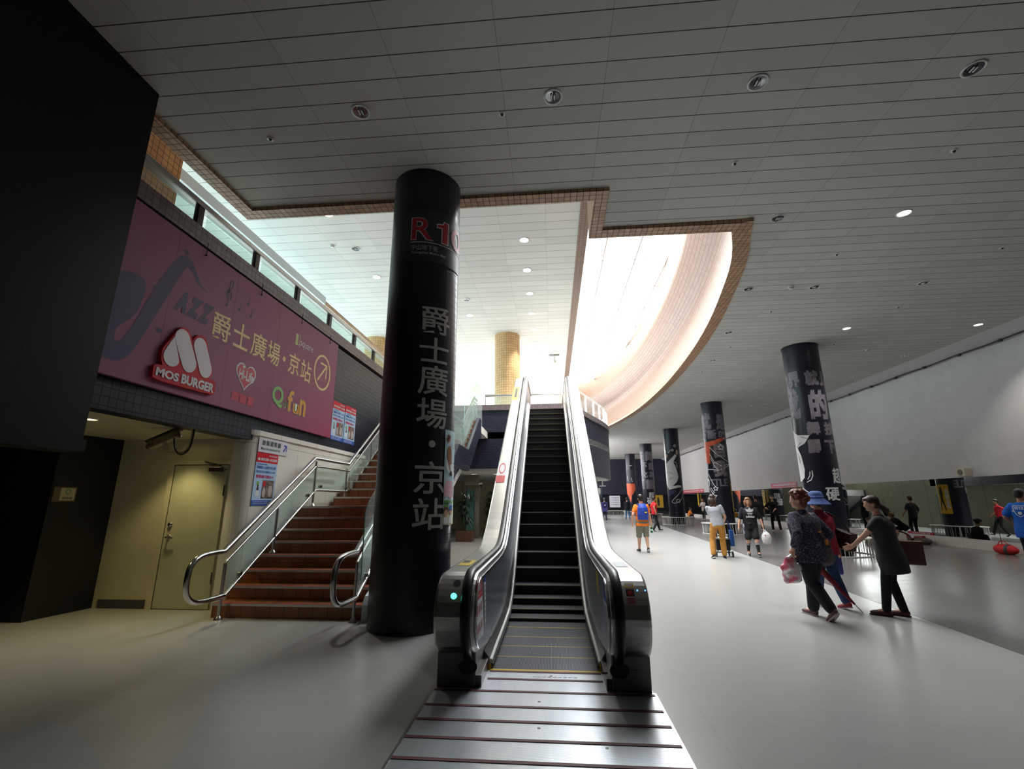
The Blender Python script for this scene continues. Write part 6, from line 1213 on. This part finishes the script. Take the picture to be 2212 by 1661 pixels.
g = G(); g.tube([J['P']+V((.125*math.cos(t_)*1.35, .125*math.sin(t_)*1.1, .05)) for t_ in [2*PI*i/20 for i in range(20)]], .018, 8, closed=True); g.ball(J['P']+V((.03, .14, .04)), (.05, .03, .035), 10, 8)
local('waist_tie', g, cloth('waist_jacket', (40, 40, 46)), J['R'])
g = G(); rings(g, [(J['P']+V((.17, .02, .04)), V((0, 1, 0)), V((1, 0, 0)), .05, .03), (J['P']+V((.19, .04, -.15)), V((0, 1, 0)), V((1, 0, 0)), .07, .03), (J['P']+V((.17, .06, -.3)), V((0, 1, 0)), V((1, 0, 0)), .02, .02)], 12); local('tied_jacket', g, noisy('patterned_jacket', (34, 34, 60), (200, 200, 214), 16, .8), J['R'])
hd = J['hd'][-1]; at = hd; o = thing_local(J, 'plastic_bag', 'white plastic bag in the hand of the woman in striped socks', 'bag', at); c = hd+V((-.04, .04, -.2)); g = G(); g.ball(c+V((0, 0, -.03)), (.13, .09, .17), 16, 10); g.cbox(c+V((0, 0, -.12)), (.2, .12, .1)); sub(J, o, 'body', g, M('plastic_white', (236, 234, 236), .35), at, .016, 3); g = G(); chain(g, [c+V((-.05, 0, .1)), hd+V((0, 0, .01))], [.02, .012]); chain(g, [c+V((.05, 0, .1)), hd+V((0, 0, .01))], [.02, .012]); sub(J, o, 'handle', g, M('plastic_white', (236, 234, 236), .35), at, .012); g = G(); g.ball(c+V((.04, .085, .05)), (.02, .01, .012), 8, 6); sub(J, o, 'red_mark', g, RS, at)
# ---- 7, 8 dancers by the mirror
SPECK = noisy('speckled_black', (24, 24, 26), (120, 120, 124), 34, .8, lo=.55, hi=.66)
person('young man in a black speckled shirt seen from behind near the mirror', (9.72, 23.95, 0), -12, 1.74, SKIN2, .016, feet=((-.16, .05, 0, 0, -12), (.16, -.05, 0, 0, 12)), hands=((-.3, .1, .9), (.34, .16, .92)), hair=('short', HBLK), top=dict(mat=SPECK, hem=-.1, sleeve=.8, ease=1.06, sr=1.2), bottom=dict(mat=BLKC), shoe=dict(mat=M('white_shoe', (226, 226, 224), .6)))
person('young man all in black with white trainers standing with one arm across his body', (11.05, 25.2, 0), 158, 1.74, SKIN, .016, feet=((-.18, .06, 0, 0, -12), (.14, -.04, 0, 0, 14)), hands=((.02, .3, 1.02), (.3, .2, 1.12)), lean=(.04, 0), hair=('short', HBLK), top=dict(mat=BLKC, hem=-.1, sleeve=.9, ease=1.06, sr=1.2), bottom=dict(mat=BLKC), shoe=dict(mat=M('white_shoe', (226, 226, 224), .6)))
# ---- 9 blue T-shirt at the right edge
J = person('young man in a bright blue printed T-shirt at the right edge of the picture', (10.5, 11.75, 0), -62, 1.72, SKIN2, .012, feet=((-.12, .06, 0, 0, -8), (.12, -.06, 0, 0, 8)), hands=((-.26, .12, .95), (.26, .1, .9)), hair=('short', HBLK), top=dict(mat=cloth('bright_blue', (22, 104, 206), (16, 86, 184)), hem=-.14, sleeve=.75, ease=1.12, sr=1.25), bottom=dict(mat=NAVYC), shoe=dict(mat=M('white_shoe', (226, 226, 224), .6), sole=M('sole_lime', (190, 200, 70), .6)))
bk = lambda u, v, d=0: tuple(J['chest']+J['r']*u-J['f']*(.136-abs(u)**2*1.2+d)+J['d']*v)
g = G(); sh_ = [(-.1, .08), (.1, .08), (.1, -.02), (.06, -.12), (0, -.16), (-.06, -.12), (-.1, -.02)]
stroke(g, sh_+[sh_[0]], .014, bk, .012); disc(g, (0, -.08), .035, .035, bk, .012); poly(g, [(-.13, -.02), (.13, -.02), (.13, -.05), (-.13, -.05)], bk, .012); lettering(g, 'G12', (-.075, .0, .075, .06), bk, .012, .04); e = local('shirt_print', g, WPR, J['R']); e.parent = J['top']
# ---- walkers farther along the hall
J = person('person in a dark navy jacket and pale jeans walking away beyond the orange shirt', (6.1, 40.2, 0), 2, 1.75, SKIN, .02, feet=((-.12, .18, 0, 0, 0), (.12, -.2, .06, 25, 0)), hair=('short', HBLK), top=dict(mat=NAVYC, hem=-.1, sleeve=1.9, name='jacket', ease=1.1), bottom=dict(mat=cloth('pale_denim_cloth', (86, 136, 190))), shoe=dict(mat=M('grey_shoe', (60, 58, 58), .6)))
J = person('person in a grey cap and purple jacket with a backpack, half hidden by the escalator', (3.78, 35.8, 0), 4, 1.72, SKIN, .02, feet=((-.1, .15, 0, 0, 0), (.1, -.15, .04, 20, 0)), hair=('short', M('cap_grey', (96, 100, 112), .8)), top=dict(mat=cloth('purple_jacket', (84, 80, 150)), hem=-.1, sleeve=1.9, name='jacket', ease=1.08), bottom=dict(mat=cloth('slate_trousers', (60, 66, 90))), shoe=dict(mat=M('white_shoe', (226, 226, 224), .6)))
at = J['chest']+V((0, -.16, -.05)); o = thing_local(J, 'backpack', 'dark purple backpack on the person half hidden by the escalator', 'backpack', at); g = G(); g.ball(at, (.15, .1, .22), 14, 10); sub(J, o, 'body', g, cloth('plum_pack', (60, 52, 110)), at, .02); g = G(); g.ball(at+V((0, -.09, -.03)), (.06, .02, .05), 10, 6); sub(J, o, 'pocket_patch', g, M('patch_grey', (190, 190, 204), .6), at)
person('person in a red polo shirt and black trousers just behind the orange shirt, striding', (5.12, 25.0, 0), -70, 1.7, SKIN2, .018, feet=((-.1, .28, 0, 0, 0), (.1, -.24, .08, 35, 0)), hands=((-.34, .16, .95), (.36, -.14, .96)), hair=('short', HBLK), top=dict(mat=cloth('red_polo', (214, 36, 48)), hem=-.04, sleeve=.7, collar=1), bottom=dict(mat=BLKC), shoe=dict(mat=BLACK))
person('person in a pale grey shirt standing by the far dark wall', (8.6, 54.2, 0), 180, 1.68, SKIN, .024, hair=('short', HBLK), top=dict(mat=cloth('pale_grey_top', (150, 148, 144)), sleeve=.6), bottom=dict(mat=cloth('brown_trousers', (92, 80, 66))), shoe=dict(mat=BLACK))
person('woman in a pale pink jacket and black trousers standing near the far mirror', (12.3, 40.6, 0), 120, 1.66, SKIN, .02, feet=((-.16, .1, 0, 0, -6), (.2, -.12, 0, 0, 10)), hands=((-.1, .3, 1.1), (.16, .3, 1.05)), hair=('long', HRED), top=dict(mat=cloth('pale_pink', (214, 196, 192)), sleeve=1.9, hem=-.12, name='jacket'), bottom=dict(mat=BLKC), shoe=dict(mat=M('white_shoe', (226, 226, 224), .6)))
person('dark haired person in a dusty red top beside the woman in pale pink', (12.5, 39.1, 0), 100, 1.62, SKIN, .02, hair=('long', HBLK), top=dict(mat=cloth('dusty_red', (150, 52, 60)), sleeve=.9, hem=-.08), bottom=dict(mat=BLKC), shoe=dict(mat=BLACK))
SIT = dict(hipz=.13, feet=((-.2, .3, .0, 0, 40), (.2, .3, .0, 0, -40)), kneepole={-1: (-1, .2, .6), 1: (1, .2, .6)}, bottom=dict(mat=BLKC), shoe=dict(mat=BLACK))
person('person in an orange top sitting on the floor left of the woman in pale pink', (12.1, 44.3, 0), -80, 1.7, SKIN, .02, hands=((-.15, .4, .35), (.15, .4, .35)), lean=(0, .25), hair=('short', HBLK), top=dict(mat=cloth('orange_top', (226, 126, 22)), sleeve=.8), **SIT)
person('second person in an orange top sitting on the floor by the far mirror', (12.6, 38.3, 0), 80, 1.7, SKIN, .02, hands=((-.15, .4, .35), (.15, .4, .35)), lean=(0, .25), hair=('bob', HBLK), top=dict(mat=cloth('orange_top', (226, 126, 22)), sleeve=.8), **SIT)
person('person in black with a hair bun sitting cross legged behind the woman in the dress', (11.6, 18.55, 0), 100, 1.68, SKIN2, .015, hands=((-.12, .36, .16), (.12, .36, .16)), lean=(0, .35), nod=14, hair=('bun', HBLK), top=dict(mat=BLKC, sleeve=.7), **SIT)
J = person('person in a tan cap crouching with hands on the floor behind the near pillar', (11.9, 21.9, 0), -75, 1.7, SKIN2, .015, hipz=.42, hip=(0, -.3), feet=((-.16, -.3, .02, 20, 0), (.16, -.3, .02, 20, 0)), kneepole={-1: (-.3, 1, .3), 1: (.3, 1, .3)}, hands=((-.18, .52, .1), (.2, .56, .1)), lean=(0, 1.1), nod=-20, handd={-1: (0, 1, -.2), 1: (0, 1, -.2)}, palm={-1: (0, 0, -1), 1: (0, 0, -1)}, hair=('short', HBLK), top=dict(mat=cloth('ink_shirt', (36, 34, 58)), sleeve=.8), bottom=dict(mat=BLKC), shoe=dict(mat=BLACK))
at = J['head']+J['hz']*.05; o = thing_local(J, 'cap', 'tan cap on the crouching person behind the near pillar', 'hat', at); HM = Matrix((J['hx'], J['hy'], J['hz'])).transposed(); g = G(); g.ball(J['head']+J['hz']*.045-J['hy']*.01, (.1, .115, .085), 18, 10, HM); g.ball(J['head']+J['hz']*.05+J['hy']*.12, (.075, .07, .012), 14, 6, HM); sub(J, o, 'crown', g, cloth('cap_tan', (196, 170, 120)), at, .012)
